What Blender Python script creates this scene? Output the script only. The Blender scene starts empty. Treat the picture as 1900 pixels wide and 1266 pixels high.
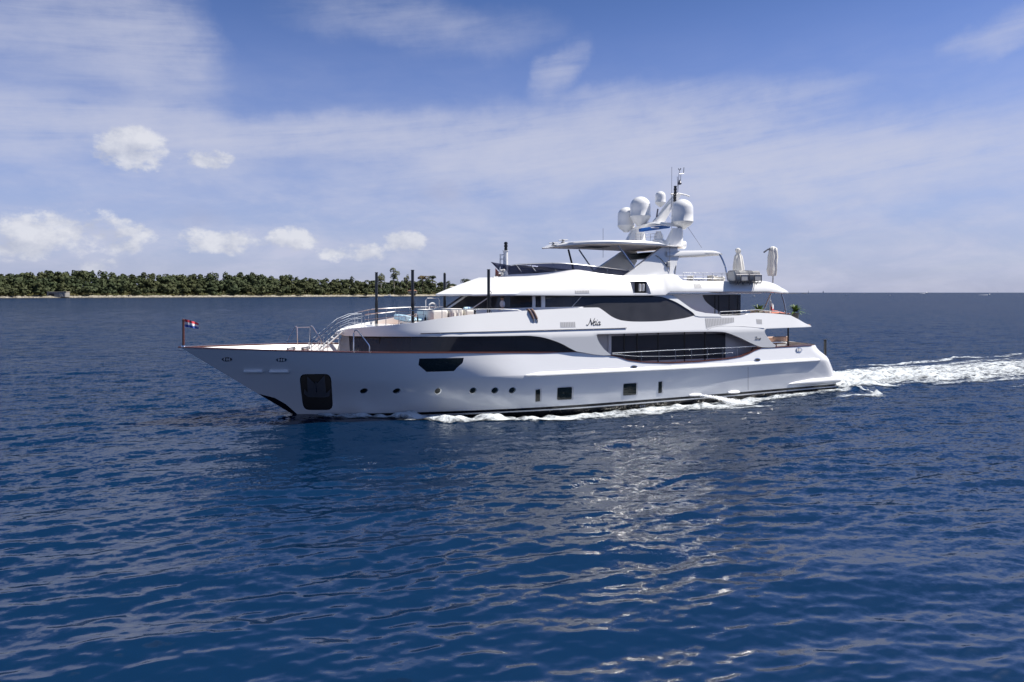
import bpy, bmesh, math, random
import numpy as np
from mathutils import Vector, Matrix
from mathutils.geometry import delaunay_2d_cdt
random.seed(7); rng = np.random.default_rng(11)
SC = bpy.context.scene
COL = SC.collection
R = math.radians

# ------------------------------------------------------------------ camera, light, exposure
CAM_H = 6.6                      # drone height above the sea
FOC = 1300.0                     # focal length in photo pixels (photo 1900 wide)
HORIZON, MID = 543.0, 950.0
cam = bpy.data.cameras.new('camera')
cam.sensor_width = 36.0
cam.lens = FOC / 1900 * 36.0
cam.shift_y = -(633.0 - HORIZON) / 1900
cam.clip_start = 0.5; cam.clip_end = 90000
cam_o = bpy.data.objects.new('camera', cam); COL.objects.link(cam_o)
cam_o.location = (0, 0, CAM_H); cam_o.rotation_euler = (R(90), 0, 0)
SC.camera = cam_o

SC.view_settings.view_transform = 'Standard'
SC.view_settings.look = 'None'
SC.view_settings.gamma = 1.0
SC.view_settings.exposure = 0.80
SC.render.film_transparent = False
SC.cycles.use_denoising = True
SC.cycles.max_bounces = 8
SC.cycles.transparent_max_bounces = 16
SC.cycles.sample_clamp_direct = 3.0
SC.cycles.caustics_reflective = False
SC.cycles.caustics_refractive = False

SUN_AZ, SUN_EL = R(2.0), R(56.0)
s_dir = Vector((math.cos(SUN_EL) * math.cos(SUN_AZ), math.cos(SUN_EL) * math.sin(SUN_AZ), math.sin(SUN_EL)))
sun = bpy.data.lights.new('sun', 'SUN'); sun.energy = 4.4; sun.angle = R(0.5); sun.color = (1.0, 0.95, 0.87)
sun_o = bpy.data.objects.new('sun', sun); COL.objects.link(sun_o)
sun_o.rotation_euler = (-s_dir).to_track_quat('-Z', 'Y').to_euler()

# ------------------------------------------------------------------ node helper
class S:
    """a socket with arithmetic"""
    def __init__(s, nt, sock): s.nt, s.k = nt, sock
    def _m(s, op, *o, clamp=False):
        n = s.nt.nodes.new('ShaderNodeMath'); n.operation = op; n.use_clamp = clamp
        for i, a in enumerate((s,) + o):
            if isinstance(a, S): s.nt.links.new(a.k, n.inputs[i])
            else: n.inputs[i].default_value = a
        return S(s.nt, n.outputs[0])
    def __add__(s, o): return s._m('ADD', o)
    def __sub__(s, o): return s._m('SUBTRACT', o)
    def __mul__(s, o): return s._m('MULTIPLY', o)
    def __truediv__(s, o): return s._m('DIVIDE', o)
    def max(s, o): return s._m('MAXIMUM', o)
    def min(s, o): return s._m('MINIMUM', o)
    def pow(s, o): return s._m('POWER', o)
    def sat(s): return s._m('ADD', 0.0, clamp=True)
    def smooth(s, a, b):
        n = s.nt.nodes.new('ShaderNodeMapRange'); n.interpolation_type = 'SMOOTHSTEP'
        s.nt.links.new(s.k, n.inputs[0]); n.inputs[1].default_value = a; n.inputs[2].default_value = b
        return S(s.nt, n.outputs[0])
def val(nt, v):
    n = nt.nodes.new('ShaderNodeValue'); n.outputs[0].default_value = v; return S(nt, n.outputs[0])
def comb(nt, x, y, z=0.0):
    n = nt.nodes.new('ShaderNodeCombineXYZ')
    for i, a in enumerate((x, y, z)):
        if isinstance(a, S): nt.links.new(a.k, n.inputs[i])
        else: n.inputs[i].default_value = a
    return S(nt, n.outputs[0])
def noise(nt, vec, scale, detail=4, rough=0.55, dist=0.0, color=False):
    n = nt.nodes.new('ShaderNodeTexNoise'); n.inputs['Scale'].default_value = scale
    n.inputs['Detail'].default_value = detail; n.inputs['Roughness'].default_value = rough
    n.inputs['Distortion'].default_value = dist
    if vec is not None: nt.links.new(vec.k, n.inputs['Vector'])
    return S(nt, n.outputs['Color' if color else 'Fac'])
def mixc(nt, f, a, b, blend='MIX'):
    n = nt.nodes.new('ShaderNodeMix'); n.data_type = 'RGBA'; n.blend_type = blend
    for i, v in ((0, f), (6, a), (7, b)):
        if isinstance(v, S): nt.links.new(v.k, n.inputs[i])
        elif i == 0: n.inputs[i].default_value = v
        else: n.inputs[i].default_value = (*v, 1)
    return S(nt, n.outputs[2])

# ------------------------------------------------------------------ sky
world = bpy.data.worlds.new('World'); SC.world = world; world.use_nodes = True
nt = world.node_tree; nt.nodes.clear()
out = nt.nodes.new('ShaderNodeOutputWorld'); bg = nt.nodes.new('ShaderNodeBackground')
nt.links.new(bg.outputs[0], out.inputs[0])
sky = nt.nodes.new('ShaderNodeTexSky'); sky.sky_type = 'NISHITA'; sky.sun_disc = False
sky.sun_elevation = SUN_EL; sky.sun_rotation = R(90) - SUN_AZ
sky.altitude = 0; sky.air_density = 1.0; sky.dust_density = 0.6; sky.ozone_density = 3.0
bg.inputs[1].default_value = 0.089
tc = nt.nodes.new('ShaderNodeTexCoord')
sep = nt.nodes.new('ShaderNodeSeparateXYZ'); nt.links.new(tc.outputs['Generated'], sep.inputs[0])
dx_, dy_, dz_ = (S(nt, sep.outputs[i]) for i in range(3))
az = dx_._m('ARCTAN2', dy_)
el = dz_._m('ARCSINE')
P0 = comb(nt, az, el, 0.0)
def ang(px, py):
    a = math.atan((px - MID) / FOC)
    return a, math.atan((HORIZON - py) / FOC * math.cos(a))
wn = noise(nt, P0, 9.0, 5, 0.6)
wn2 = noise(nt, comb(nt, az + 7.3, el + 2.1), 9.0, 5, 0.6)
azw, elw = az + (wn - 0.5) * 0.11, el + (wn2 - 0.5) * 0.06
wf = noise(nt, P0, 34.0, 4, 0.65); azc, elc = az + (wn - 0.5) * 0.05 + (wf - 0.5) * 0.016, el + (wn2 - 0.5) * 0.02 + (wf - 0.5) * 0.010
def blob(px, py, rx, ry, amp=1.0, tilt=0.0, a=azw, e=elw):
    ca, ce = ang(px, py)
    u, v = a - ca, e - ce
    if tilt: v = v - u * tilt
    d = ((u / (rx / FOC)).pow(2) + (v / (ry / FOC)).pow(2))
    return (d * -0.5 + 1.0).max(0.0).pow(2.0) * amp if a is azw else (d * -1.0 + 1.0).max(0.0) * amp
def total(L):
    t = L[0]
    for b in L[1:]: t = t + b
    return t
streak = noise(nt, comb(nt, az * 4.0, el * 26.0 - az * 3.0), 1.4, 6, 0.62, 0.5)
puff = noise(nt, comb(nt, az * 1.0, el * 1.35), 17.0, 7, 0.62)
fine = noise(nt, comb(nt, az * 1.0, el * 1.5, 3.0), 46.0, 5, 0.6)
# soft high cloud (photo-like places given as azimuth / elevation)
soft = total([
    blob(70, 45, 190, 75, .68), blob(270, 60, 90, 90, .68), blob(330, 150, 70, 90, .42),
    blob(60, 220, 300, 50, .7), blob(250, 225, 300, 34, .35),
    blob(640, 250, 420, 34, .75, .05), blob(820, 275, 330, 60, .45),
    blob(1130, 262, 330, 70, .95, .10), blob(1330, 228, 200, 26, .5, .16),
    blob(1440, 300, 280, 60, .7, .06), blob(1700, 290, 330, 60, .5, .08),
    blob(1040, 125, 52, 34, .55, .5), blob(1880, 58, 70, 30, .55, .2), blob(700, 30, 160, 40, .25), blob(880, 60, 150, 40, .2),
    blob(370, 295, 110, 40, .5), blob(1150, 330, 520, 70, .35), blob(1400, 288, 110, 34, .55), blob(1190, 235, 120, 40, .5), blob(1300, 316, 70, 30, .45), blob(1580, 372, 60, 20, .3), blob(1640, 300, 300, 24, .45, .1), blob(1050, 195, 230, 26, .25, .05)])
wisp = noise(nt, comb(nt, az * 3.0 + el * 2.0, el * 40.0 - az * 5.0), 1.0, 7, 0.68, 0.8)
soft_a = (soft * (streak * 1.2 + puff * 1.2 + wisp * 1.5 - 1.30)).max(0.0)
soft_a = soft_a / (soft_a + 0.55)
veil = (el * -1.0 + 0.40).smooth(0.0, 0.40).pow(1.1) * ((streak * 0.7) + 0.55)
veil = veil.sat() * 0.92
# cumulus
cum = blob(110, 428, 135, 46, 1, 0, azc, elc)
for b in ((205, 440, 90, 40), (60, 450, 120, 36), (410, 445, 95, 30), (535, 446, 75, 34), (245, 280, 78, 48), (365, 296, 70, 26),
          (190, 492, 40, 14), (755, 452, 50, 24), (650, 470, 90, 22)):
    cum = cum.max(blob(*b, 1, 0, azc, elc))
cum_a = (cum * 0.85 + (puff - 0.5) * 2.6 + (fine - 0.5) * 1.3 - 0.30).smooth(0.0, 0.60) * cum.smooth(0.0, 0.25)
lite = noise(nt, comb(nt, az * 1.0 + 0.012, el * 1.35 + 0.022), 17.0, 7, 0.62)
shade = ((puff - lite) * 3.2 + 0.55).sat()
grey = total([blob(385, 398, 48, 16), blob(815, 362, 50, 26), blob(1250, 395, 160, 40, .5), blob(870, 470, 120, 22, .5), blob(60, 490, 200, 14, .4), blob(1560, 430, 200, 30, .35)]) * (puff * 1.3 - 0.1)
skyc = mixc(nt, 1.0, S(nt, sky.outputs[0]), (0.50, 0.54, 0.78), 'MULTIPLY')
skyc = mixc(nt, el.smooth(0.27, 0.62) * 0.80, skyc, (0.10, 0.55, 1.45))
high = el.smooth(0.95, 1.4) * (streak * 0.7 + 0.35)  # unseen cloud veil overhead, added as fill light
skyc = mixc(nt, high.sat() * 0.6, skyc, (4.2, 4.4, 5.4))
mott = noise(nt, comb(nt, az * 1.0 + 1.7, el * 2.6), 9.0, 6, 0.62, 0.3).smooth(0.3, 0.7)
c1 = mixc(nt, veil * (mott * 0.22 + 0.80), skyc, mixc(nt, mott, (2.90, 3.16, 4.50), (3.55, 3.70, 4.75)))
c2 = mixc(nt, soft_a, c1, (3.85, 3.98, 4.8))
cc = mixc(nt, shade, (3.2, 3.4, 4.1), (5.1, 5.15, 5.45))
lowfade = el.smooth(-0.005, 0.05)
c3 = mixc(nt, cum_a * lowfade * 0.78, c2, cc)
c4 = mixc(nt, grey.sat() * 0.45, c3, (2.6, 2.7, 3.7))
nt.links.new(c4.k, bg.inputs[0])

# ------------------------------------------------------------------ materials
def mat(name, col, rough=0.5, metal=0.0, var=0.06, vscale=3.0, spec=0.5, coat=0.0, bump=0.0, bscale=30.0, ior=1.5, rvar=0.05):
    m = bpy.data.materials.new(name); m.use_nodes = True
    t = m.node_tree; p = t.nodes['Principled BSDF']
    tcn = t.nodes.new('ShaderNodeTexCoord'); v = S(t, tcn.outputs['Object'])
    n = noise(t, v, vscale, 5, 0.6)
    d = tuple(max(0, c * (1 - var * 1.6)) for c in col); b = tuple(min(1, c * (1 + var)) for c in col)
    t.links.new(mixc(t, n, d, b).k, p.inputs['Base Color'])
    rr = (n - 0.5) * (2 * rvar) + rough
    t.links.new(rr.k, p.inputs['Roughness'])
    p.inputs['Metallic'].default_value = metal
    p.inputs['Specular IOR Level'].default_value = spec
    p.inputs['IOR'].default_value = ior
    if coat: p.inputs['Coat Weight'].default_value = coat; p.inputs['Coat Roughness'].default_value = 0.06
    if bump:
        bn = t.nodes.new('ShaderNodeBump'); bn.inputs['Strength'].default_value = bump; bn.inputs['Distance'].default_value = 0.02
        t.links.new(noise(t, v, bscale, 4).k, bn.inputs['Height']); t.links.new(bn.outputs[0], p.inputs['Normal'])
    return m
def tinted(name, thru=0.2, tint=(0.62, 0.62, 0.65), col=(0.020, 0.022, 0.028), rough=0.03):
    m = mat(name, col, rough, 0, 0.3, 1.2, rvar=0.01)
    t = m.node_tree; p = t.nodes['Principled BSDF']; o = t.nodes['Material Output']
    tr = t.nodes.new('ShaderNodeBsdfTransparent'); tr.inputs[0].default_value = (*tint, 1)
    mx = t.nodes.new('ShaderNodeMixShader'); mx.inputs[0].default_value = 1 - thru
    t.links.new(tr.outputs[0], mx.inputs[1]); t.links.new(p.outputs[0], mx.inputs[2]); t.links.new(mx.outputs[0], o.inputs[0])
    return m
M = dict(
    white=mat('white_gelcoat', (0.77, 0.77, 0.77), 0.16, 0, 0.012, 0.6, coat=0.4, rvar=0.04),
    hullw=mat('hull_gelcoat', (0.78, 0.785, 0.80), 0.13, 0, 0.015, 0.5, coat=0.6, rvar=0.05),
    matte=mat('white_nonskid', (0.74, 0.74, 0.73), 0.6, 0, 0.04, 2.0),
    black=mat('black_antifouling', (0.008, 0.009, 0.012), 0.28, 0, 0.2, 2.0),
    navy=mat('dark_boot_paint', (0.006, 0.007, 0.014), 0.16, 0, 0.1, 2.0),
    teak=mat('teak', (0.42, 0.25, 0.17), 0.55, 0, 0.22, 6.0),
    varnish=mat('varnished_mahogany', (0.085, 0.030, 0.024), 0.2, 0, 0.25, 5.0, coat=0.5),
    glass=tinted('dark_glass', 0.30, (0.66, 0.66, 0.68), (0.058, 0.058, 0.064)),
    wglass=tinted('wheelhouse_glass', 0.5, (0.75, 0.76, 0.78), (0.052, 0.052, 0.058)),
    screen=tinted('smoked_screen', 0.68, (0.46, 0.48, 0.58), (0.07, 0.08, 0.12)),
    hglass=mat('hull_glass', (0.012, 0.018, 0.016), 0.05, 0, 0.5, 3.0, rvar=0.02),
    steel=mat('stainless_steel', (0.62, 0.63, 0.66), 0.2, 1.0, 0.05, 8.0),
    carbon=mat('black_carbon', (0.010, 0.011, 0.014), 0.32, 0, 0.3, 14.0),
    beige=mat('beige_lining', (0.80, 0.69, 0.62), 0.6, 0, 0.04, 2.0),
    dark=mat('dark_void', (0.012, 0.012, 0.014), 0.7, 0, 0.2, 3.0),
    inner=mat('interior_panel', (0.24, 0.21, 0.19), 0.5, 0, 0.4, 1.3),
    curtain=mat('curtain_cloth', (0.62, 0.62, 0.60), 0.8, 0, 0.05, 5.0),
    grey=mat('grey_vent', (0.36, 0.36, 0.37), 0.5, 0, 0.1, 5.0),
    lgrey=mat('light_grey_paint', (0.55, 0.55, 0.57), 0.4, 0, 0.05, 3.0),
    niche=mat('niche_shade_tone', (0.40, 0.43, 0.52), 0.4, 0, 0.05, 3.0),  # bluish grey puts the recess's shade into the colour
    line=mat('grey_metal_line', (0.12, 0.12, 0.14), 0.3, 0.6, 0.05, 3.0),
    letter=mat('chrome_letters', (0.09, 0.09, 0.10), 0.25, 0.7, 0.1, 9.0),
    blue=mat('blue_radar_paint', (0.008, 0.085, 0.33), 0.3, 0, 0.08, 4.0),
    cush=mat('pale_blue_cushion', (0.42, 0.60, 0.72), 0.8, 0, 0.08, 6.0, bump=0.3),
    canvas=mat('white_canvas', (0.72, 0.70, 0.66), 0.85, 0, 0.07, 5.0, bump=0.4, bscale=12),
    rope=mat('brown_rope', (0.20, 0.135, 0.115), 0.85, 0, 0.35, 40.0, bump=0.6, bscale=60),
    red=mat('red_cloth', (0.62, 0.06, 0.08), 0.75, 0, 0.1, 6.0), fwhite=mat('white_cloth', (0.75, 0.75, 0.76), 0.75, 0, 0.05, 6.0),
    fblue=mat('blue_cloth', (0.04, 0.10, 0.38), 0.75, 0, 0.1, 6.0), orange=mat('orange_cloth', (0.52, 0.19, 0.14), 0.8, 0, 0.15, 7.0),
    skin=mat('skin', (0.42, 0.25, 0.18), 0.5, 0, 0.05, 9.0), hair=mat('dark_hair', (0.02, 0.015, 0.01), 0.6),
    shirt=mat('white_shirt', (0.75, 0.77, 0.82), 0.8), trouser=mat('navy_trousers', (0.02, 0.025, 0.05), 0.8),
    palm=mat('palm_leaf', (0.10, 0.17, 0.03), 0.5, 0, 0.35, 6.0), pot=mat('grey_pot', (0.10, 0.10, 0.10), 0.6),
    bark=mat('bark', (0.14, 0.10, 0.075), 0.9, 0, 0.3, 3.0), palebark=mat('pale_bark', (0.36, 0.31, 0.25), 0.9, 0, 0.2, 3.0),
    plaster=mat('cream_plaster', (0.52, 0.46, 0.36), 0.9, 0, 0.1, 0.5), concrete=mat('weathered_concrete', (0.26, 0.25, 0.235), 0.95, 0, 0.3, 0.6),
    tile=mat('clay_roof_tile', (0.36, 0.17, 0.11), 0.85, 0, 0.25, 0.7), paint=mat('spray_paint', (0.62, 0.62, 0.60), 0.8),
)
def foliage(name, a, b, sc=0.25):
    m = bpy.data.materials.new(name); m.use_nodes = True; t = m.node_tree; p = t.nodes['Principled BSDF']
    g = t.nodes.new('ShaderNodeNewGeometry'); v = S(t, g.outputs['Position'])
    n = noise(t, v, sc, 4, 0.7).smooth(0.3, 0.7)
    n2 = noise(t, v, 0.03, 2).smooth(0.35, 0.65)
    t.links.new(mixc(t, n2 * 0.5, mixc(t, n, a, b), (b[0] * 1.25, b[1] * 0.95, b[2] * 0.8)).k, p.inputs['Base Color'])
    p.inputs['Roughness'].default_value = 0.75; p.inputs['Specular IOR Level'].default_value = 0.2
    return m
M['leaf'] = foliage('pine_foliage', (0.032, 0.046, 0.022), (0.052, 0.068, 0.031))
M['leaf_b'] = foliage('grey_green_foliage', (0.05, 0.07, 0.035), (0.11, 0.125, 0.06))
M['leaf_c'] = foliage('dark_pine_foliage', (0.018, 0.028, 0.018), (0.042, 0.055, 0.03))
M['leaf_d'] = foliage('brownish_foliage', (0.07, 0.06, 0.03), (0.13, 0.11, 0.06))
M['scrub'] = foliage('scrub_foliage', (0.055, 0.07, 0.028), (0.12, 0.125, 0.05), 0.5)

# ------------------------------------------------------------------ mesh helpers
class MB:
    def __init__(s): s.v = []; s.f = []
    def add(s, vs, fs):
        o = len(s.v); s.v += [tuple(map(float, p)) for p in vs]; s.f += [tuple(i + o for i in f) for f in fs]; return s
    def box(s, x0, x1, y0, y1, z0, z1, bev=0.0):
        if bev > 0:
            b = min(bev, (x1 - x0) / 2.1, (y1 - y0) / 2.1, (z1 - z0) / 2.1)
            L = []
            for z, i in ((z0, b), (z0 + b, 0), (z1 - b, 0), (z1, b)):
                L.append([(x0 + i + (b if i == 0 else 0), y0 + i, z), (x1 - i - (b if i == 0 else 0), y0 + i, z), (x1 - i, y0 + i + (b if i == 0 else 0), z), (x1 - i, y1 - i - (b if i == 0 else 0), z),
                          (x1 - i - (b if i == 0 else 0), y1 - i, z), (x0 + i + (b if i == 0 else 0), y1 - i, z), (x0 + i, y1 - i - (b if i == 0 else 0), z), (x0 + i, y0 + i + (b if i == 0 else 0), z)])
            return s.rings(L, True, True, True)
        return s.add([(x0, y0, z0), (x1, y0, z0), (x1, y1, z0), (x0, y1, z0), (x0, y0, z1), (x1, y0, z1), (x1, y1, z1), (x0, y1, z1)],
                     [(0, 3, 2, 1), (4, 5, 6, 7), (0, 1, 5, 4), (1, 2, 6, 5), (2, 3, 7, 6), (3, 0, 4, 7)])
    def rings(s, L, closed=True, cap0=False, cap1=False):
        n = len(L[0]); vs = [p for r in L for p in r]; fs = []
        for i in range(len(L) - 1):
            for j in range(n if closed else n - 1):
                k = (j + 1) % n
                fs.append((i * n + j, i * n + k, (i + 1) * n + k, (i + 1) * n + j))
        if cap0: fs.append(tuple(range(n - 1, -1, -1)))
        if cap1: fs.append(tuple((len(L) - 1) * n + j for j in range(n)))
        return s.add(vs, fs)
    def tube(s, pts, r, n=6, r1=None, sq=1.0):
        pts = [Vector(p) for p in pts]; L = []; N = len(pts)
        for i, p in enumerate(pts):
            d = (pts[min(i + 1, N - 1)] - pts[max(i - 1, 0)])
            if d.length < 1e-9: d = Vector((0, 0, 1))
            d.normalize()
            up = Vector((0, 0, 1)) if abs(d.z) < 0.95 else Vector((1, 0, 0))
            a = d.cross(up).normalized(); b = a.cross(d)
            rr = r if r1 is None else r + (r1 - r) * i / max(1, N - 1)
            L.append([tuple(p + (a * math.cos(t) + b * math.sin(t) * sq) * rr) for t in (2 * math.pi * k / n for k in range(n))])
        return s.rings(L, True, True, True)
    def lathe(s, c, prof, n=24, ax=None):
        """prof: (radius, height) pairs from c upward"""
        L = []
        for r, h in prof:
            L.append([(c[0] + max(r, 1e-4) * math.cos(2 * math.pi * k / n), c[1] + max(r, 1e-4) * math.sin(2 * math.pi * k / n), c[2] + h) for k in range(n)])
        return s.rings(L, True, True, True)
    def build(s, name, m, parent=None, smooth=35.0, fix=True, loc=None):
        me = bpy.data.meshes.new(name); me.from_pydata(s.v, [], s.f)
        if fix:
            bm = bmesh.new(); bm.from_mesh(me); bmesh.ops.recalc_face_normals(bm, faces=bm.faces); bm.to_mesh(me); bm.free()
        me.materials.append(M[m] if isinstance(m, str) else m)
        if smooth:
            me.polygons.foreach_set('use_smooth', [True] * len(me.polygons)); me.set_sharp_from_angle(angle=R(smooth))
        o = bpy.data.objects.new(name, me); COL.objects.link(o)
        if parent is not None: o.parent = parent
        if loc is not None: o.location = loc
        return o
def tag(o, label=None, cat=None, group=None, kind=None):
    if label: o['label'] = label
    if cat: o['category'] = cat
    if group: o['group'] = group
    if kind: o['kind'] = kind
    return o
def empty(name, loc, rz=0.0, label=None, cat=None, group=None):
    o = bpy.data.objects.new(name, None); COL.objects.link(o); o.location = loc; o.rotation_euler = (0, 0, rz); o.empty_display_size = 0.2
    return tag(o, label, cat, group)
def sm(x, a, b):
    t = min(1.0, max(0.0, (x - a) / (b - a))); return t * t * (3 - 2 * t)
def cr(P, n=4):
    """Catmull-Rom through P"""
    Q = []
    for i in range(len(P) - 1):
        p0, p1, p2, p3 = P[max(i - 1, 0)], P[i], P[i + 1], P[min(i + 2, len(P) - 1)]
        for k in range(n):
            t = k / n
            Q.append(tuple(0.5 * (2 * b + (c - a) * t + (2 * a - 5 * b + 4 * c - d) * t * t + (3 * b - a - 3 * c + d) * t ** 3) for a, b, c, d in zip(p0, p1, p2, p3)))
    Q.append(tuple(P[-1])); return Q

# ------------------------------------------------------------------ the yacht's own frame: x aft, y to starboard, z up
PSI = R(22.5); CP, SP = math.cos(PSI), math.sin(PSI); BX0, BY0 = -11.56, 37.4
def world_of(bx, v, z): return Vector((BX0 + bx * CP - v * SP, BY0 + bx * SP + v * CP, z))
def un(px, py, v):
    """sight line through a measured photo point met with the upright plane y = v of the yacht"""
    k = (px - MID) / FOC
    bx = (k * (BY0 + v * CP) - BX0 + v * SP) / (CP - k * SP)
    return bx, CAM_H + (HORIZON - py) / FOC * (BY0 + bx * SP + v * CP)
def unv(px, py, vf):
    v = -3.0
    for _ in range(25):
        bx, z = un(px, py, v); v = v * 0.4 - 0.6 * vf(bx, z)
    return bx, z
def lin(P, vf):
    T = sorted(unv(x, y, vf) for x, y in P); xs = [t[0] for t in T]; zs = [t[1] for t in T]
    return lambda bx: float(np.interp(bx, xs, zs))

# hull half-breadth
def stem_x(z): return -5.55 * z / 3.83 if z > 0 else -1.3 * z
END = sorted([(un(px, py, -2.9)[1], un(px, py, -2.9)[0] + 0.55) for px, py in ((1514, 642), (1520, 650), (1533, 661), (1543, 680), (1550, 696), (1555, 712), (1557, 722))])
def end_x(z): return float(np.interp(z, [e[0] for e in END], [e[1] for e in END]))
def hull_hb(bx, z):
    f = min(1, max(0, z / 3.83))
    L = 17.0 - 4.5 * f; p = 1.9 + 0.4 * f
    u = (bx - stem_x(z)) / L
    if u <= 0: return 0.0
    b = 1 - (1 - u) ** p if u < 1 else 1.0
    bm = float(np.interp(z, [-1.2, 0, 2.06, 4], [2.9, 3.62, 3.95, 3.95]))
    if z > 2.06: bm -= (z - 2.06) * 0.21 * sm(bx, 8.5, 12.5)
    bm *= 1 - 0.09 * sm(bx, 24, 35)
    xe = end_x(z); rr = 1.9
    t = (bx - xe + rr) / rr
    if t >= 1: return 0.0
    if t > 0: b *= (1 - t ** 2.6) ** (1 / 2.6)
    return bm * b
SHEER = [(335, 646), (450, 649.2), (600, 653), (690, 654.8), (850, 655), (1000, 655), (1066, 653), (1080, 654), (1101, 658), (1134, 660), (1147, 662.5), (1166, 669), (1193, 672.5), (1241, 674),
         (1295, 671.5), (1348, 666.5), (1375, 662), (1390, 656), (1400, 650.5), (1413, 646), (1437, 645), (1483, 642.5), (1512, 640.5)]
ST = sorted(unv(x, y, hull_hb) for x, y in SHEER)
ST[0] = (-5.7, 3.84)
def sheer(bx): return float(np.interp(bx, [s[0] for s in ST], [s[1] for s in ST]))
def boot(bx): return 0.10 + 0.0080 * bx

YACHT = empty('motor_yacht', world_of(0, 0, 0), PSI, 'large white three-deck motor yacht with dark windows, underway with foaming wake', 'yacht')
Y = YACHT

def panel(name, outline, vf, m, parent=Y, off=0.0, th=0.08, dx=0.45, dz=0.45, both=0, smooth=35.0, label=None):
    """both: 0 port side only, 1 one moulding round both sides, 2 a second part on the starboard side"""
    pts = []
    for p in outline:
        q = (p[1], p[2]) if p[0] == 'w' else unv(p[0], p[1], vf)
        if not pts or math.hypot(q[0] - pts[-1][0], q[1] - pts[-1][1]) > min(0.02, dx * 0.06): pts.append(q)
    if math.hypot(pts[0][0] - pts[-1][0], pts[0][1] - pts[-1][1]) < 1e-3: pts.pop()
    ring_ = []
    for (xa, za), (xb, zb) in zip(pts, pts[1:] + pts[:1]):
        k_ = max(1, int(max(abs(xb - xa) / dx, abs(zb - za) / dz)))
        ring_ += [(xa + (xb - xa) * i / k_, za + (zb - za) * i / k_) for i in range(k_)]
    P2 = [Vector(p_) for p_ in ring_]; nr = len(P2)
    RA = np.array(ring_)
    x0_, x1_, z0_, z1_ = RA[:, 0].min(), RA[:, 0].max(), RA[:, 1].min(), RA[:, 1].max()
    for gx_ in np.arange(x0_ + dx * .53, x1_, dx):
        for gz_ in np.arange(z0_ + dz * .53, z1_, dz):
            if np.min(np.hypot(RA[:, 0] - gx_, RA[:, 1] - gz_)) > 0.28 * min(dx, dz): P2.append(Vector((float(gx_), float(gz_))))
    VV, _, FF, *_r = delaunay_2d_cdt(P2, [], [list(range(nr))], 1, 1e-5)
    use = sorted({i for f in FF for i in f}); ix = {u: k for k, u in enumerate(use)}
    V = [(VV[u].x, VV[u].y) for u in use]; F = [tuple(ix[i] for i in f) for f in FF]
    cnt_ = {}
    for f in F:
        for a, b in zip(f, f[1:] + f[:1]): cnt_[(min(a, b), max(a, b))] = cnt_.get((min(a, b), max(a, b)), 0) + 1
    E = [e for e, c in cnt_.items() if c == 1]
    n = len(V)
    hb = [vf(x, z) + off for x, z in V]
    e_ = 0.02; nrm_ = []
    for x, z in V:                                  # true normals of the moulding
        g = Vector(((vf(x - e_, z) - vf(x + e_, z)) / (2 * e_), 1.0, (vf(x, z - e_) - vf(x, z + e_)) / (2 * e_)))
        nrm_.append(g.normalized())
    def piece(signs):
        mb = MB()
        for sgn in signs:
            vs = [(x, sgn * h, z) for (x, z), h in zip(V, hb)] + [(x, sgn * max(h - th, -0.02), z) for (x, z), h in zip(V, hb)]
            fs = list(F) + [tuple(i + n for i in reversed(f)) for f in F] + [(a, b, b + n, a + n) for a, b in E]
            mb.add(vs, fs)
        o = mb.build(name, m, parent, smooth)
        me = o.data; LN = []
        for p_ in me.polygons:
            blk = p_.vertices[0] // (2 * n); loc_ = [v - blk * 2 * n for v in p_.vertices]; sg = signs[blk]
            if all(v < n for v in loc_): LN += [(nrm_[v].x, sg * nrm_[v].y, nrm_[v].z) for v in loc_]
            elif all(v >= n for v in loc_): LN += [(-nrm_[v - n].x, -sg * nrm_[v - n].y, -nrm_[v - n].z) for v in loc_]
            else: LN += [tuple(p_.normal)] * len(loc_)
        me.normals_split_custom_set(LN)
        return o
    o = piece((-1, 1) if both == 1 else (-1,))
    if both == 2: piece((1,))
    if label: o['label'] = label
    return o
def ell(cx, cy, rx, ry, n=20, tilt=0.0):
    L = []
    for k in range(n):
        a = 2 * math.pi * k / n
        x, y = rx * math.cos(a), ry * math.sin(a)
        L.append((cx + x, cy + y + tilt * x))
    return L
def rrect(P, r=0.18, n=4):
    """quad given by 4 corners with rounded corners"""
    L = []; N = len(P)
    for i in range(N):
        a, b, c = P[i - 1], P[i], P[(i + 1) % N]
        p = tuple(b[k] + (a[k] - b[k]) * r for k in (0, 1)); q = tuple(b[k] + (c[k] - b[k]) * r for k in (0, 1))
        for j in range(n + 1):
            t = j / n
            L.append(tuple((1 - t) ** 2 * p[k] + 2 * t * (1 - t) * b[k] + t * t * q[k] for k in (0, 1)))
    return L

# ------------------------------------------------------------------ sea
WV = []; rng = np.random.default_rng(23)
NW = 150
for i in range(NW):
    lam = 0.12 * (5.0 / 0.12) ** ((i + rng.random()) / NW)
    th = R(-90 + 15) + rng.normal(0, 0.40 if lam < 2 else 0.32)
    k = 2 * math.pi / lam
    steep = 0.0205 * (0.45 + 0.55 * min(1, max(0, (lam - 0.12) / 0.26)) if lam < 0.85 else (0.85 / lam) ** 0.45) * rng.uniform(0.5, 1.5)
    WV.append((k * math.cos(th), k * math.sin(th), k, steep / k, rng.uniform(0, 6.283), lam))
HWX = np.linspace(-1, 37, 150); HWY = np.array([hull_hb(b, 0.12) for b in HWX])
TRX = [-3, -0.6, 0.8, 2.5, 6, 12, 20, 24, 30, 35, 40]; TRZ = [0.0, 0.07, 0.12, 0.0, -0.24, -0.46, -0.33, -0.30, -0.06, 0.02, 0.0]
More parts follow.
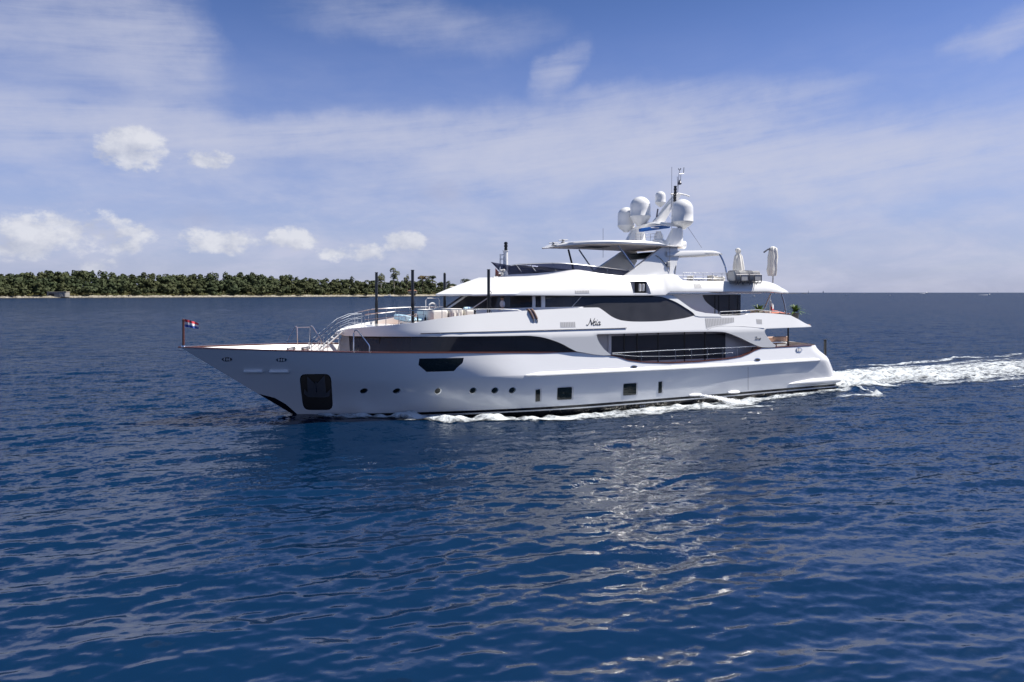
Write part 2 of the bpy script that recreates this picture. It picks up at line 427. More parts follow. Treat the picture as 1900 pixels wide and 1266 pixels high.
def lfn(x, y, s, ph):
    return np.sin(x / s + ph) * np.sin(y / s * 1.31 + 1.7 * ph) + 0.6 * np.sin((x * 0.8 + y * 0.7) / s * 1.9 + 2.3 * ph) * np.sin((y * 0.8 - x * 0.5) / s * 1.7 + ph)
SLOPE2 = sum((a * k) ** 2 for _, _, k, a, _, _ in WV)
def sea_disp(x, y, spacing=None, lost=None):
    X = np.zeros_like(x); Yd = np.zeros_like(x); Z = np.zeros_like(x)
    gust = np.clip(1.0 + 0.20 * lfn(x, y * 1.4, 2.6, 1.1) + 0.16 * lfn(x, y * 1.3, 7.0, 0.4) + 0.14 * lfn(x, y, 17.0, 2.7), 0.3, 1.9)
    bx = (x - BX0) * CP + (y - BY0) * SP; by = -(x - BX0) * SP + (y - BY0) * CP
    lee = 1 - 0.55 * np.exp(-((bx - 4) / 7.0) ** 2 - ((by + 7) / 5.0) ** 2)      # calmer water under the bow
    for kx, ky, k, a, ph, lam in WV:
        n = len(x)
        if lost is not None: lost += (a * k) ** 2 / SLOPE2 * (1 - np.clip((lam / spacing - 2.0) / 2.0, 0, 1) ** 2)
        if spacing is not None:                    # finer waves only where the mesh can carry them
            n = int(np.count_nonzero(spacing < lam / 2.0))
            if n == 0: continue
        xs, ys = x[:n], y[:n]
        A = a * (gust[:n] * lee[:n] if lam < 4 else 1.0)
        if spacing is not None: A = A * np.clip((lam / spacing[:n] - 2.0) / 2.0, 0, 1)
        t = kx * xs + ky * ys + ph; s, c = np.sin(t), np.cos(t)
        Z[:n] += A * s; X[:n] += 0.8 * A * c * kx / k; Yd[:n] += 0.8 * A * c * ky / k
    d = np.maximum(np.abs(by) - np.interp(bx, HWX, HWY), 0)
    Z *= 1 - 0.6 * np.exp(-(d / 1.2) ** 2) * (bx > -0.5) * (bx < 36)
    Z += np.interp(bx, TRX, TRZ) * np.exp(-(d / 6.0) ** 2)
    # diverging bow-wave crests
    for x0, sl, amp in ((1.0, 0.36, 0.16), (16.0, 0.34, 0.20)):
        q = np.abs(by) - (np.interp(x0, HWX, HWY) + 0.8 + (bx - x0) * sl)
        env = np.clip((bx - x0) / 4, 0, 1) * np.exp(-np.maximum(bx - x0, 0) / 22)
        Z += amp * env * np.exp(-(q / 1.3) ** 2)
    w = np.exp(-(by / (4.0 + 0.08 * np.maximum(bx - 35, 0))) ** 4) * np.clip((bx - 35) / 1.5, 0, 1) * np.exp(-np.maximum(bx - 38, 0) / 16)
    Z += w * (0.22 + 0.16 * lfn(bx * 1.3, by * 1.6, 1.0, 0.7))
    return X, Yd, Z
rr_ = [0.4, 1.2, 2.2, 3.4, 4.6, 5.6, 6.6, 7.4]
r_ = 8.0
while r_ < 400: rr_.append(r_); r_ *= 1.0042
while r_ < 60000: rr_.append(r_); r_ *= 1.022
rr_ = np.array(rr_)
A_ = R(43)
th_ = np.concatenate([np.linspace(-math.pi, -A_, 40)[:-1], np.linspace(-A_, A_, 1230), np.linspace(A_, math.pi, 40)[1:]])
NR, NT = len(rr_), len(th_)
Rg, Tg = np.meshgrid(rr_, th_, indexing='ij')
gx = (Rg * np.sin(Tg)).ravel(); gy = (Rg * np.cos(Tg)).ravel()
drr = np.gradient(rr_)[:, None]; drr[:10] = 0.04; dth = np.gradient(th_)[None, :]
sp_ = np.maximum.accumulate(np.maximum(np.broadcast_to(np.maximum(drr, 0.04), Rg.shape), 0.55 * Rg * dth.min()), axis=0).ravel()
near = (Rg.ravel() < 900)
DX = np.zeros_like(gx); DY = np.zeros_like(gx); DZ = np.zeros_like(gx)
LOST = np.ones_like(gx); lost_ = np.zeros(int(near.sum()))
DX[near], DY[near], DZ[near] = sea_disp(gx[near], gy[near], sp_[near], lost_); LOST[near] = lost_
co = np.stack([gx + DX, gy + DY, DZ], 1).astype(np.float32)
I = np.arange(NR * NT).reshape(NR, NT)
q = np.stack([I[:-1, :-1], I[:-1, 1:], I[1:, 1:], I[1:, :-1]], -1).reshape(-1, 4)[:, ::-1]
def np_mesh(name, co, quads, m, smooth=True, nor=None):
    me = bpy.data.meshes.new(name); nv, nf = len(co), len(quads); w = quads.shape[1]
    me.vertices.add(nv); me.vertices.foreach_set('co', np.ascontiguousarray(co, np.float32).ravel())
    me.loops.add(nf * w); me.loops.foreach_set('vertex_index', np.ascontiguousarray(quads, np.int32).ravel())
    me.polygons.add(nf); me.polygons.foreach_set('loop_start', np.arange(0, nf * w, w, dtype=np.int32)); me.polygons.foreach_set('loop_total', np.full(nf, w, np.int32))
    if smooth: me.polygons.foreach_set('use_smooth', np.ones(nf, bool))
    me.update(calc_edges=True); me.validate()
    if nor is not None: me.normals_split_custom_set_from_vertices(np.ascontiguousarray(nor, np.float32))
    me.materials.append(m)
    o = bpy.data.objects.new(name, me); COL.objects.link(o); return o
wm = bpy.data.materials.new('sea_water'); wm.use_nodes = True
t = wm.node_tree; p = t.nodes['Principled BSDF']
tcn = t.nodes.new('ShaderNodeTexCoord'); ov = S(t, tcn.outputs['Object'])
big = noise(t, ov, 0.05, 3)
t.links.new(mixc(t, big, (0.0001, 0.0100, 0.0330), (0.0001, 0.0125, 0.042)).k, p.inputs['Base Color'])
p.inputs['Roughness'].default_value = 0.6; p.inputs['Specular IOR Level'].default_value = 0.0
gl_ = t.nodes.new('ShaderNodeBsdfGlossy'); gl_.inputs['Roughness'].default_value = 0.11
frn = t.nodes.new('ShaderNodeFresnel'); frn.inputs[0].default_value = 1.333
mxw = t.nodes.new('ShaderNodeMixShader'); wo_ = t.nodes['Material Output']
t.links.new(S(t, frn.outputs[0]).min(0.32).k, mxw.inputs[0]); t.links.new(p.outputs[0], mxw.inputs[1]); t.links.new(gl_.outputs[0], mxw.inputs[2]); t.links.new(mxw.outputs[0], wo_.inputs[0])
sx = t.nodes.new('ShaderNodeSeparateXYZ'); t.links.new(ov.k, sx.inputs[0])
ox, oy = S(t, sx.outputs[0]), S(t, sx.outputs[1])
gN = t.nodes.new('ShaderNodeNewGeometry')
def vmath(op, a, b):
    n = t.nodes.new('ShaderNodeVectorMath'); n.operation = op
    for i, x in enumerate((a, b)):
        if isinstance(x, S): t.links.new(x.k, n.inputs[i])
        else: n.inputs[i].default_value = x
    return S(t, n.outputs[0])
patch = noise(t, comb(t, ox * 0.10, oy * 0.16), 1.0, 3, 0.6).smooth(0.30, 0.72)
r1 = noise(t, comb(t, ox * 0.8 + oy * 0.25, oy * 1.3 - ox * 0.3), 5.5, 4, 0.65, 0.25, True)
r2 = noise(t, comb(t, ox * 0.75 + oy * 0.2, oy * 1.25 - ox * 0.3), 1.3, 3, 0.6, 0.3, True)
rip = vmath('ADD', vmath('MULTIPLY', vmath('SUBTRACT', r1, (.5, .5, .5)), (0.70, 1.05, 0)), vmath('MULTIPLY', vmath('SUBTRACT', r2, (.5, .5, .5)), (0.45, 0.66, 0)))
at_n = t.nodes.new('ShaderNodeAttribute'); at_n.attribute_name = 'fine_chop'
amp_ = (patch * 0.6 + 0.65) * (S(t, at_n.outputs['Fac']).pow(2.0) * 2.3 + S(t, at_n.outputs['Fac']) * 0.25 + 0.05)
rip = vmath('MULTIPLY', rip, comb(t, amp_, amp_, amp_))
nrm = vmath('NORMALIZE', vmath('ADD', S(t, gN.outputs['Normal']), rip), (0, 0, 0))
t.links.new(nrm.k, gl_.inputs['Normal']); t.links.new(nrm.k, frn.inputs['Normal'])
sea_o = tag(np_mesh('sea', co, q, wm), kind='structure')
at_ = sea_o.data.attributes.new('fine_chop', 'FLOAT', 'POINT'); at_.data.foreach_set('value', np.sqrt(np.clip(LOST, 0, 1)).astype(np.float32))   # share of the chop too fine for the mesh
del co, q, gx, gy, DX, DY, DZ, Rg, Tg, sp_, near, I

# ---- foam: a lumpy sheet lying on the water, thinned by its own lace of holes
def foam_density(bx, by):
    a = np.abs(by); hw = np.interp(bx, HWX, HWY); d = a - hw
    D = np.zeros_like(bx)
    def gate(x0, x1, e0=1.5, e1=1.5): return np.clip((bx - x0) / e0, 0, 1) * np.clip((x1 - bx) / e1, 0, 1)
    # line along the hull, then a wide band
    wob = 0.25 * np.sin(bx * 1.1) + 0.18 * np.sin(bx * 2.7 + 1)
    wid = np.interp(bx, [0, 4, 9, 12, 15, 20, 24, 28, 34, 38], [0.5, 0.95, 1.15, 1.25, 1.6, 2.3, 2.4, 1.2, 1.0, 0.8])
    off = np.interp(bx, [0, 9, 13, 18, 24, 34], [0.5, 0.85, 0.75, 1.1, 1.0, 0.7])
    amp = np.interp(bx, [0.2, 1.0, 6, 10, 14, 22, 30, 36], [0.0, 1.1, 1.12, 1.05, 1.0, 0.98, 0.9, 0.7])
    D = np.maximum(D, amp * np.exp(-(((d - off - wob * 0.5) / (wid * 0.8)) ** 2) * 1.2) * gate(0.2, 39, 1, 3))
    # outer arm peeling away
    q = d - (1.6 + (bx - 20) * 0.22 + 0.3 * np.sin(bx * 0.8))
    D = np.maximum(D, 0.82 * np.exp(-(q / 0.55) ** 2) * gate(20, 30, 2, 5))
    D = np.maximum(D, 0.36 * np.exp(-((d - 1.6) / 1.5) ** 2) * gate(20, 36, 3, 4))
    q = d - (3.0 + (bx - 34) * 0.10 + 0.25 * np.sin(bx * 1.3))
    D = np.maximum(D, 1.0 * np.exp(-(q / 0.6) ** 2) * gate(31, 42, 3, 3))
    q = d - (2.4 + (bx - 40) * 0.02 + 0.4 * np.sin(bx * 0.5))
    D = np.maximum(D, 0.88 * np.exp(-(q / 0.8) ** 2) * gate(41, 60, 3, 10))
    # propeller wash
    s = np.maximum(bx - 35.2, 0)
    wd = 3.3 + 0.075 * s + 0.5 * np.sin(bx * 0.42)
    core = np.exp(-(by / wd) ** 6)
    D = np.maximum(D, core * np.interp(bx, [35.0, 35.8, 42, 55, 90, 140], [0, 1.2, 1.02, 0.88, 0.76, 0.48]))
    edge = np.exp(-((a - wd) / (0.5 + 0.02 * s)) ** 2) * np.interp(bx, [36, 38, 60, 110], [0, 0.8, 0.72, 0.3])
    D = np.maximum(D, edge)
    q = a - (wd + 1.8 + 0.03 * s + 0.35 * np.sin(bx * 0.7))
    D = np.maximum(D, 0.85 * np.exp(-(q / 0.6) ** 2) * gate(44, 100, 6, 30))
    return D * (d > -0.05)
def foam_sheet(x0, x1, y0, y1, h):
    bxs = np.arange(x0, x1, h); bys = np.arange(y0, y1, h * 0.8)
    BX, BY = np.meshgrid(bxs, bys, indexing='ij'); sh = BX.shape
    bx, by = BX.ravel(), BY.ravel()
    D = foam_density(bx, by)
    x = BX0 + bx * CP - by * SP; y = BY0 + bx * SP + by * CP
    dx, dy, dz = sea_disp(x, y)
    lum = np.zeros_like(x)
    for k in range(26):
        kk = 2.2 * 1.16 ** (k / 2.0) * 1.0; a = rng.uniform(0, 6.28)
        lum += np.sin(kk * (bx * math.cos(a) * 0.6 + by * math.sin(a)) + rng.uniform(0, 6.28)) / 26 ** 0.5
    lift = 0.045 + np.clip(D, 0, 1.2) ** 2 * (0.045 + 0.055 * np.clip(lum, -0.6, 2))
    lift += np.clip(D - 0.7, 0, 1) * 0.24 * np.clip(lum + 0.4, 0, 2)
    idx = np.arange(len(x)).reshape(sh)
    q = np.stack([idx[:-1, :-1], idx[1:, :-1], idx[1:, 1:], idx[:-1, 1:]], -1).reshape(-1, 4)
    keep = (D[q].max(1) > 0.12); q = q[keep]
    used = np.unique(q); mp = np.full(len(x), -1); mp[used] = np.arange(len(used))
    return np.stack([x + dx, y + dy, dz + lift], 1)[used], mp[q], D[used], np.stack([bx, by], 1)[used]
parts = [foam_sheet(0, 36, -13, -0.0, 0.09), foam_sheet(34.5, 60, -12, 12, 0.11), foam_sheet(59.9, 140, -16, 16, 0.24)]
off = 0; cs, qs, ds = [], [], []
for c, f, d, _ in parts: cs.append(c); qs.append(f + off); ds.append(d); off += len(c)
fm = bpy.data.materials.new('sea_foam'); fm.use_nodes = True
t = fm.node_tree; p = t.nodes['Principled BSDF']; o_ = t.nodes['Material Output']
p.inputs['Base Color'].default_value = (0.62, 0.66, 0.69, 1); p.inputs['Roughness'].default_value = 0.8; p.inputs['Specular IOR Level'].default_value = 0.2
at = t.nodes.new('ShaderNodeAttribute'); at.attribute_name = 'foam_amount'; at.attribute_type = 'GEOMETRY'
Dn = S(t, at.outputs['Fac'])
tcn = t.nodes.new('ShaderNodeTexCoord'); sx = t.nodes.new('ShaderNodeSeparateXYZ'); t.links.new(tcn.outputs['Object'], sx.inputs[0])
ox, oy = S(t, sx.outputs[0]), S(t, sx.outputs[1])
ub, vb = ox * CP + oy * SP, oy * CP - ox * SP
wv = comb(t, ub * 0.45, vb * 1.0)
n1 = noise(t, wv, 1.5, 8, 0.72, 0.8); n2 = noise(t, comb(t, ub * 0.7, vb, 4.0), 4.5, 4, 0.65, 0.4)
alpha = (Dn * 1.0 + (n1 - 0.5) * 2.3 + (n2 - 0.5) * 0.8 - 0.46).smooth(0.0, 0.75)
tr = t.nodes.new('ShaderNodeBsdfTransparent'); mx = t.nodes.new('ShaderNodeMixShader')
t.links.new((alpha * 0.97).k, mx.inputs[0]); t.links.new(tr.outputs[0], mx.inputs[1]); t.links.new(p.outputs[0], mx.inputs[2]); t.links.new(mx.outputs[0], o_.inputs[0])
bn = t.nodes.new('ShaderNodeBump'); bn.inputs['Strength'].default_value = 1.0; bn.inputs['Distance'].default_value = 0.16
t.links.new((n1 + n2 * 0.6).k, bn.inputs['Height']); t.links.new(bn.outputs[0], p.inputs['Normal'])
foam = np_mesh('wake_foam', np.concatenate(cs), np.concatenate(qs), fm)
at_ = foam.data.attributes.new('foam_amount', 'FLOAT', 'POINT'); at_.data.foreach_set('value', np.concatenate(ds).astype(np.float32))
tag(foam, 'white foam of bow wave and propeller wake trailing behind the yacht', 'foam', kind='stuff')

# ------------------------------------------------------------------ yacht: hull
NQ = 150
qs_ = []
for i in range(NQ + 1):
    t_ = i / NQ; qs_.append(0.5 * t_ + 0.5 * (1 - (1 - t_) ** 3) if t_ > 0.5 else 0.5 * t_ + 0.5 * (1 - 0.5 ** 3) * (t_ / 0.5) ** 1.2 if 0 else t_)
qs_ = sorted(set([1 - (1 - i / 150) ** 1.35 if 0 else i / 150 for i in range(151)] + [1 - 0.05 * (1 - i / 12) ** 2 for i in range(13)] + [0.02 * i / 6 for i in range(7)]))
def hull_pt(zfun, qv):
    z = zfun(5.0)
    bx = 0
    for _ in range(6):
        a, b = stem_x(z), end_x(z); bx = a + (b - a) * qv; z = zfun(bx)
    return bx, hull_hb(bx, z) if 0 < qv < 1 else 0.0, z
def hull_band(name, zfuns, m, extra=0.0):
    mb = MB(); rows = []
    for zf in zfuns:
        P = [hull_pt(zf, qv) for qv in qs_]
        rows.append([(b, -(h + extra), z) for b, h, z in P] + [(b, h + extra, z) for b, h, z in reversed(P[1:-1])])
    mb.rings(rows, True)
    return mb.build(name, m, Y, 32)
KN = 2.06
def zmix(f): return lambda bx: boot(bx) + (min(KN, sheer(bx)) - boot(bx)) * f
def zup(f): return lambda bx: KN + (sheer(bx) - KN) * f
hull_band('hull', [zmix(f) for f in (0, .08, .2, .35, .5, .65, .8, .92, 1)] + [zup(f) for f in (.05, .2, .4, .6, .8, 1)], 'hullw')
hull_band('boot_stripe', [lambda bx: boot(bx) - 0.15, lambda bx: boot(bx)], 'navy')
hull_band('waterline_stripe', [lambda bx: boot(bx) - 0.225, lambda bx: boot(bx) - 0.15], 'white', 0.004)
hull_band('hull_bottom', [lambda bx: -1.15, lambda bx: -0.7, lambda bx: boot(bx) - 0.5, lambda bx: boot(bx) - 0.225], 'black')
# inside of the bulwark and the decks
mb = MB()
def deck_z(bx): return float(np.interp(bx, [-6, -3, 0, 9, 12, 28, 30, 36], [3.62, 3.2, 2.95, 2.75, 1.6, 1.6, 2.1, 2.1]))
in_hb = lambda b: max(0.0, min(hull_hb(b, sheer(b)) - 0.16, hull_hb(b, deck_z(b)) - 0.06))
bxs_ = [-5.4 + 0.3 * i for i in range(int((33.2 + 5.4) / 0.3))]
for sg in (-1, 1):
    mb.rings([[(b, sg * max(0, hull_hb(b, sheer(b)) - 0.02), sheer(b) - 0.005), (b, sg * max(0, hull_hb(b, sheer(b)) - 0.15), sheer(b) - 0.006), (b, sg * in_hb(b), deck_z(b))] for b in bxs_ if hull_hb(b, deck_z(b)) > 0.1], False)
mb.build('bulwark_lining', 'white', Y, 30)
mb = MB(); mb.rings([[(b, -in_hb(b), deck_z(b)), (b, in_hb(b), deck_z(b))] for b in bxs_ if hull_hb(b, deck_z(b)) > 0.1], False)
mb.build('main_deck', 'teak', Y, 20)
mb = MB()
for sg in (-1, 1):
    L = []
    for b in [-5.66 + 0.16 * i for i in range(int((32.9 + 5.66) / 0.16))]:
        h = hull_hb(b, sheer(b)); z = sheer(b)
        L.append([(b, sg * (h + 0.035), z - 0.012), (b, sg * (h + 0.035), z + 0.022), (b, sg * (h - 0.03), z + 0.05), (b, sg * max(h - 0.18, -0.02), z + 0.045), (b, sg * max(h - 0.18, -0.02), z - 0.02)])
    mb.rings(L, True, True, True)
mb.build('cap_rail', 'varnish', Y, 30)
# knuckle rail
for sg in (-1, 1):
    L = []; mb = MB()
    for i in range(150):
        b = 11.6 + (33.35 - 11.6) * i / 149; h = hull_hb(b, KN) ; e = min(1, i / 6, (149 - i) / 4) ** 0.5
        z = KN + float(np.interp(b, [11.6, 21, 33.3], [0.0, -0.02, 0.03]))
        L.append([(b, sg * (h - 0.05), z + 0.17 * e + .01), (b, sg * (h + 0.03 * e), z + 0.10 * e), (b, sg * (h + 0.085 * e), z + 0.03), (b, sg * (h + 0.085 * e), z - 0.03), (b, sg * (h - 0.03), z - 0.07 * e)])
    mb.rings(L, False); mb.build('rub_rail', 'white', Y, 40)
# stem guard
panel('stem_guard', [('w', stem_x(1.30) + 0.02, 1.30), (510, 738.5), (530, 750), (553, 770), (562, 776), ('w', stem_x(-0.3) + .1, -0.3), ('w', stem_x(0.3) + .02, 0.3), ('w', stem_x(0.8) + .02, .8)], hull_hb, 'navy', off=0.012, th=0.05, dx=0.15, dz=0.15)
# bathing platform
mb = MB(); L = []
for i in range(44):
    b = 30.7 + (36.15 - 30.7) * (1 - (1 - i / 43) ** 1.6); e = min(1.0, max(0.02, (b - 30.7) / 2.0)) ** 0.6
    hb = hull_hb(min(b, 34.0), 0.6) + 0.26 * e
    if b > 34.6: hb *= max(0.0, 1 - ((b - 34.6) / 1.56) ** 2.8) ** (1 / 2.8)
    zc = 0.62 + 0.012 * (b - 31); t_ = 0.20 * e
    L.append([(b, 0, zc + t_)] + [(b, -(hb - 0.22 * e * (1 - math.cos(a))), zc + t_ * math.cos(a + 0) if 0 else zc + t_ * math.sin(a)) for a in (math.pi / 2 * k / 4 for k in (4, 3, 2, 1, 0, -1, -2, -3, -4))] + [(b, 0, zc - t_)]
             + [(b, (hb - 0.22 * e * (1 - math.cos(a))), zc + t_ * math.sin(a)) for a in (math.pi / 2 * k / 4 for k in (-4, -3, -2, -1, 0, 1, 2, 3, 4))])
mb.rings(L, True, True, True); mb.build('bathing_platform', 'white', Y, 50)
# hull openings and fittings, port and starboard
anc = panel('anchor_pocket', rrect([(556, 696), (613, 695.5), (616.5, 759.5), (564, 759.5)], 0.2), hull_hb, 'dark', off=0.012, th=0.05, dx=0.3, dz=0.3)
a_ = panel('anchor_pocket_rim', rrect([(555, 694.5), (614, 694), (618, 761), (563, 761)], 0.2), hull_hb, 'navy', off=0.006, th=0.05, dx=0.3, dz=0.3)
panel('anchor', [(569.5, 698), (586, 714), (602, 697), (605, 730), (613, 722), (611, 735), (602, 737.5), (572, 737), (564, 731), (565, 722), (571, 729)], hull_hb, M['lgrey'] if 0 else mat('galvanised_anchor', (0.16, 0.17, 0.20), 0.4, 0.6, 0.2, 6.0), anc, off=0.06, th=0.06, dx=0.3, dz=0.3)
mb = MB()
for sg in (-1,):
    P = []
    for px, py in ((586, 708), (586.5, 716), (587.5, 727)):
        b, z = unv(px, py, hull_hb); P.append((b, sg * (hull_hb(b, z) + 0.075), z))
    mb.tube(P, 0.045, 6)
mb.build('anchor_shank', 'steel', anc)
for pts in ([(453, 686.2), (487, 686.2), (487, 691.8), (453, 691.8)], [(500, 686.4), (535, 686.4), (535, 692.2), (500, 692.2)]):
    P_ = []
    for k in range(9):
        b, z = unv(pts[0][0] + (pts[1][0] - pts[0][0]) * k / 8, (pts[0][1] + pts[2][1]) / 2, hull_hb); P_.append((b, -(hull_hb(b, z) + 0.07), z))
    MB().tube([tuple(Vector(P_[0]).lerp(Vector(P_[1]), .02))] + P_[1:-1] + [P_[-1]], 0.085, 10).build('hull_fender_bar', 'white', Y, 50)
def fairlead(cx, cy, rx, ry, post=True):
    o = panel('fairlead', ell(cx, cy, rx, ry), hull_hb, 'steel', off=0.03, th=0.06, dx=0.3, dz=0.3)
    panel('opening', ell(cx, cy, rx * 0.82, ry * 0.66), hull_hb, 'dark', o, off=0.036, th=0.05, dx=0.3, dz=0.3)
    if post:
        for k in (-0.48, 0.02, 0.45):
            panel('roller', ell(cx + k * rx, cy, rx * 0.17, ry * 0.66, 10), hull_hb, 'fwhite', o, off=0.06, th=0.05, dx=0.3, dz=0.3)
fairlead(421, 667, 9.5, 3.8); fairlead(522, 668, 10, 3.8); fairlead(1176, 681, 6.5, 3.2, False); fairlead(1405, 668, 5.5, 3.6, False); fairlead(1482, 649.5, 6, 4.6)
w_ = panel('bulwark_window', [(778, 665.5), (860.5, 664.2), (858.5, 673), (842, 688.8), (791.5, 690.3), (776.5, 677.5)], hull_hb, 'navy', off=0.008, th=0.05, dx=0.3, dz=0.3)
panel('pane', [(781, 667.5), (857, 666.2), (855, 672.4), (840.6, 687), (793, 688.4), (779.8, 677)], hull_hb, 'hglass', w_, off=0.016, th=0.04, dx=0.3, dz=0.3)
for cx, cy in ((675, 725.5), (736, 725.5), (812.5, 726), (877.5, 725.3), (918, 725), (950.5, 724.8)):
    o = panel('porthole', ell(cx, cy, 7.2 if cx < 800 else 6.6, 4.6 if cx < 800 else 5.8, 20, -0.2), hull_hb, 'steel', off=0.012, th=0.04, dx=0.4, dz=0.4)
    panel('pane', ell(cx - 0.6, cy - 0.3, 5.8 if cx < 800 else 5.2, 3.5 if cx < 800 else 4.7, 20, -0.25), hull_hb, 'hglass', o, off=0.018, th=0.04, dx=0.4, dz=0.4)
for Q in ([(993.2, 722.3), (1005.2, 721), (1004.6, 745.8), (992.8, 747)], [(1033.2, 718.6), (1064.6, 717), (1063.8, 742.2), (1032.6, 743.6)],
          [(1156, 711.4), (1184, 709.6), (1183.2, 733.4), (1155.4, 735.4)], [(1221.5, 707.6), (1230.8, 706.8), (1230.2, 730), (1221, 731)]):
    o = panel('hull_window', rrect(Q, 0.1, 3), hull_hb, 'lgrey', off=0.012, th=0.04, dx=0.4, dz=0.4)
    c = tuple(sum(p[k] for p in Q) / 4 for k in (0, 1))
    wq = 0.86 if Q[1][0] - Q[0][0] > 20 else 0.70
    panel('pane', rrect([(c[0] - 1.2 + (p[0] - c[0]) * wq, c[1] + (p[1] - c[1]) * 0.9) for p in Q], 0.1, 3), hull_hb, 'hglass', o, off=0.018, th=0.04, dx=0.4, dz=0.4)
for x0, x1, y0, y1 in ((1220, 1247, 679.6, 682.2), (1283.5, 1310, 676.4, 678.8), (1343.5, 1368, 673, 675.4), (1440.5, 1463, 667.6, 669.6)):
    panel('freeing_port', rrect([(x0, y0 + .9), (x1, y0 - .4), (x1, y1 - .4), (x0, y1 + .9)], 0.06, 3), hull_hb, 'grey', off=0.01, th=0.04)
for cx, cy in ((1290, 733), (1361, 728)):
    mb = MB()
    for sg in (-1,):
        b, z = unv(cx, cy, hull_hb); b0, b1 = b - 0.45, b + 0.45
        L = []
        for i in range(9):
            bb = b0 + (b1 - b0) * i / 8; e = math.sin(math.pi * (0.08 + 0.84 * i / 8)) ** 0.5
            h = hull_hb(bb, z)
            L.append([(bb, sg * (h - 0.02), z + 0.14 * e), (bb, sg * (h + 0.16 * e), z + 0.01), (bb, sg * (h + 0.16 * e), z - 0.05), (bb, sg * (h - 0.02), z - 0.07)])
        mb.rings(L, True, True, True)
    mb.build('exhaust_hood', 'white', Y, 40)
mb = MB()
for sg in (-1,):
    b0, z0 = unv(1192, 753.5, hull_hb); h0 = hull_hb(b0, z0) + 0.012
    mb.tube([(b0 + 0.15 * math.cos(a), sg * h0, z0 + 0.15 * math.sin(a)) for a in (2 * math.pi * k / 20 for k in range(21))], 0.014, 4)
    mb.tube([(b0 - 0.23, sg * h0, z0), (b0 + 0.23, sg * h0, z0)], 0.014, 4)
    mb.tube([(b0, sg * h0, z0 - 0.22), (b0, sg * h0, z0 + 0.22)], 0.010, 4)
    z1 = z0
mb.build('load_line_mark', 'white', Y, 0)
panel('hull_door_seam', [(1387.6, 681), (1388.4, 681), (1388.6, 724), (1387.8, 724)], hull_hb, 'grey', off=0.004, th=0.02)

# ------------------------------------------------------------------ yacht: main deck house and upper bulwark
def hbU0(bx):
    u = (bx - 2.1) / 7.0
    if u <= 0: return 0.0
    b = 1 - (1 - u) ** 2.7 if u < 1 else 1.0
    b *= 3.86 * (1 - 0.075 * sm(bx, 24, 33))
    t = (bx - 31.0) / 1.9
    if t > 0: b *= max(0.5, 1 - 0.06 * t ** 2)
    return b
def hbU(bx, z): return max(0.0, hbU0(bx) - max(0, z - 4.32) * 0.26 * sm(bx, 2, 7) - max(0, 4.25 - z) * 0.04)
BON_TOP = [(640, 611.5), (650, 609.8), (662, 608.8), (692, 606.3), (720, 604), (742, 602), (770, 599), (805, 593), (846, 587), (903, 581), (960, 577.6), (1010, 574.8), (1048, 572.8), (1086, 571), (1107, 570.8)]
OV_LOW = cr([(1107, 570.8), (1112, 571.6), (1121, 577.5), (1134, 587), (1147, 593), (1162, 596), (1187, 597.2), (1230, 596), (1268, 591), (1288, 586)], 4)
WIN_ARC = cr([(954, 623.6), (982, 623.4), (1010, 627), (1039, 636.6), (1058, 646.5), (1070, 652.5)], 5)
OPEN_L = cr([(1134, 659.3), (1130, 655.5), (1120, 647), (1111, 634), (1107, 622)], 4)
OPEN_R = cr([(1321, 615.6), (1346, 617), (1370, 625.5), (1391, 635.6), (1404, 641.5), (1414, 644.6)], 5)
WING_R = cr([(1440, 641.6), (1433, 636), (1426, 628), (1420, 619), (1419.4, 613.5), (1422, 610.3)], 4)
TAIL = cr([(1500, 607), (1505, 606.3), (1504, 604.5), (1494, 600), (1480, 592), (1466.6, 585.2)], 4)
outl = [('w', 2.12, 4.46), ('w', 2.2, 4.34), (640, 623.5), (655, 624), (720, 624.8), (782, 625), (840, 624.6)] + WIN_ARC + [(1080, 654), (1101, 658), (1120, 659.6)] + OPEN_L + [(1109, 620.4), (1150, 619.5), (1230, 617.2), (1290, 616)] + OPEN_R \
    + [(1425, 645), (1438, 644.4)] + WING_R + [(1456, 608.8)] + TAIL + [(1448, 583.2), (1429, 581.6), (1410, 580.6), (1394, 581.4), (1383, 584), (1373, 585.4), (1335, 586), (1296, 585.6)] + OV_LOW[::-1] + BON_TOP[::-1]
panel('upper_bulwark', outl, hbU, 'white', both=1, th=0.14, dx=0.22, dz=0.3, smooth=32)
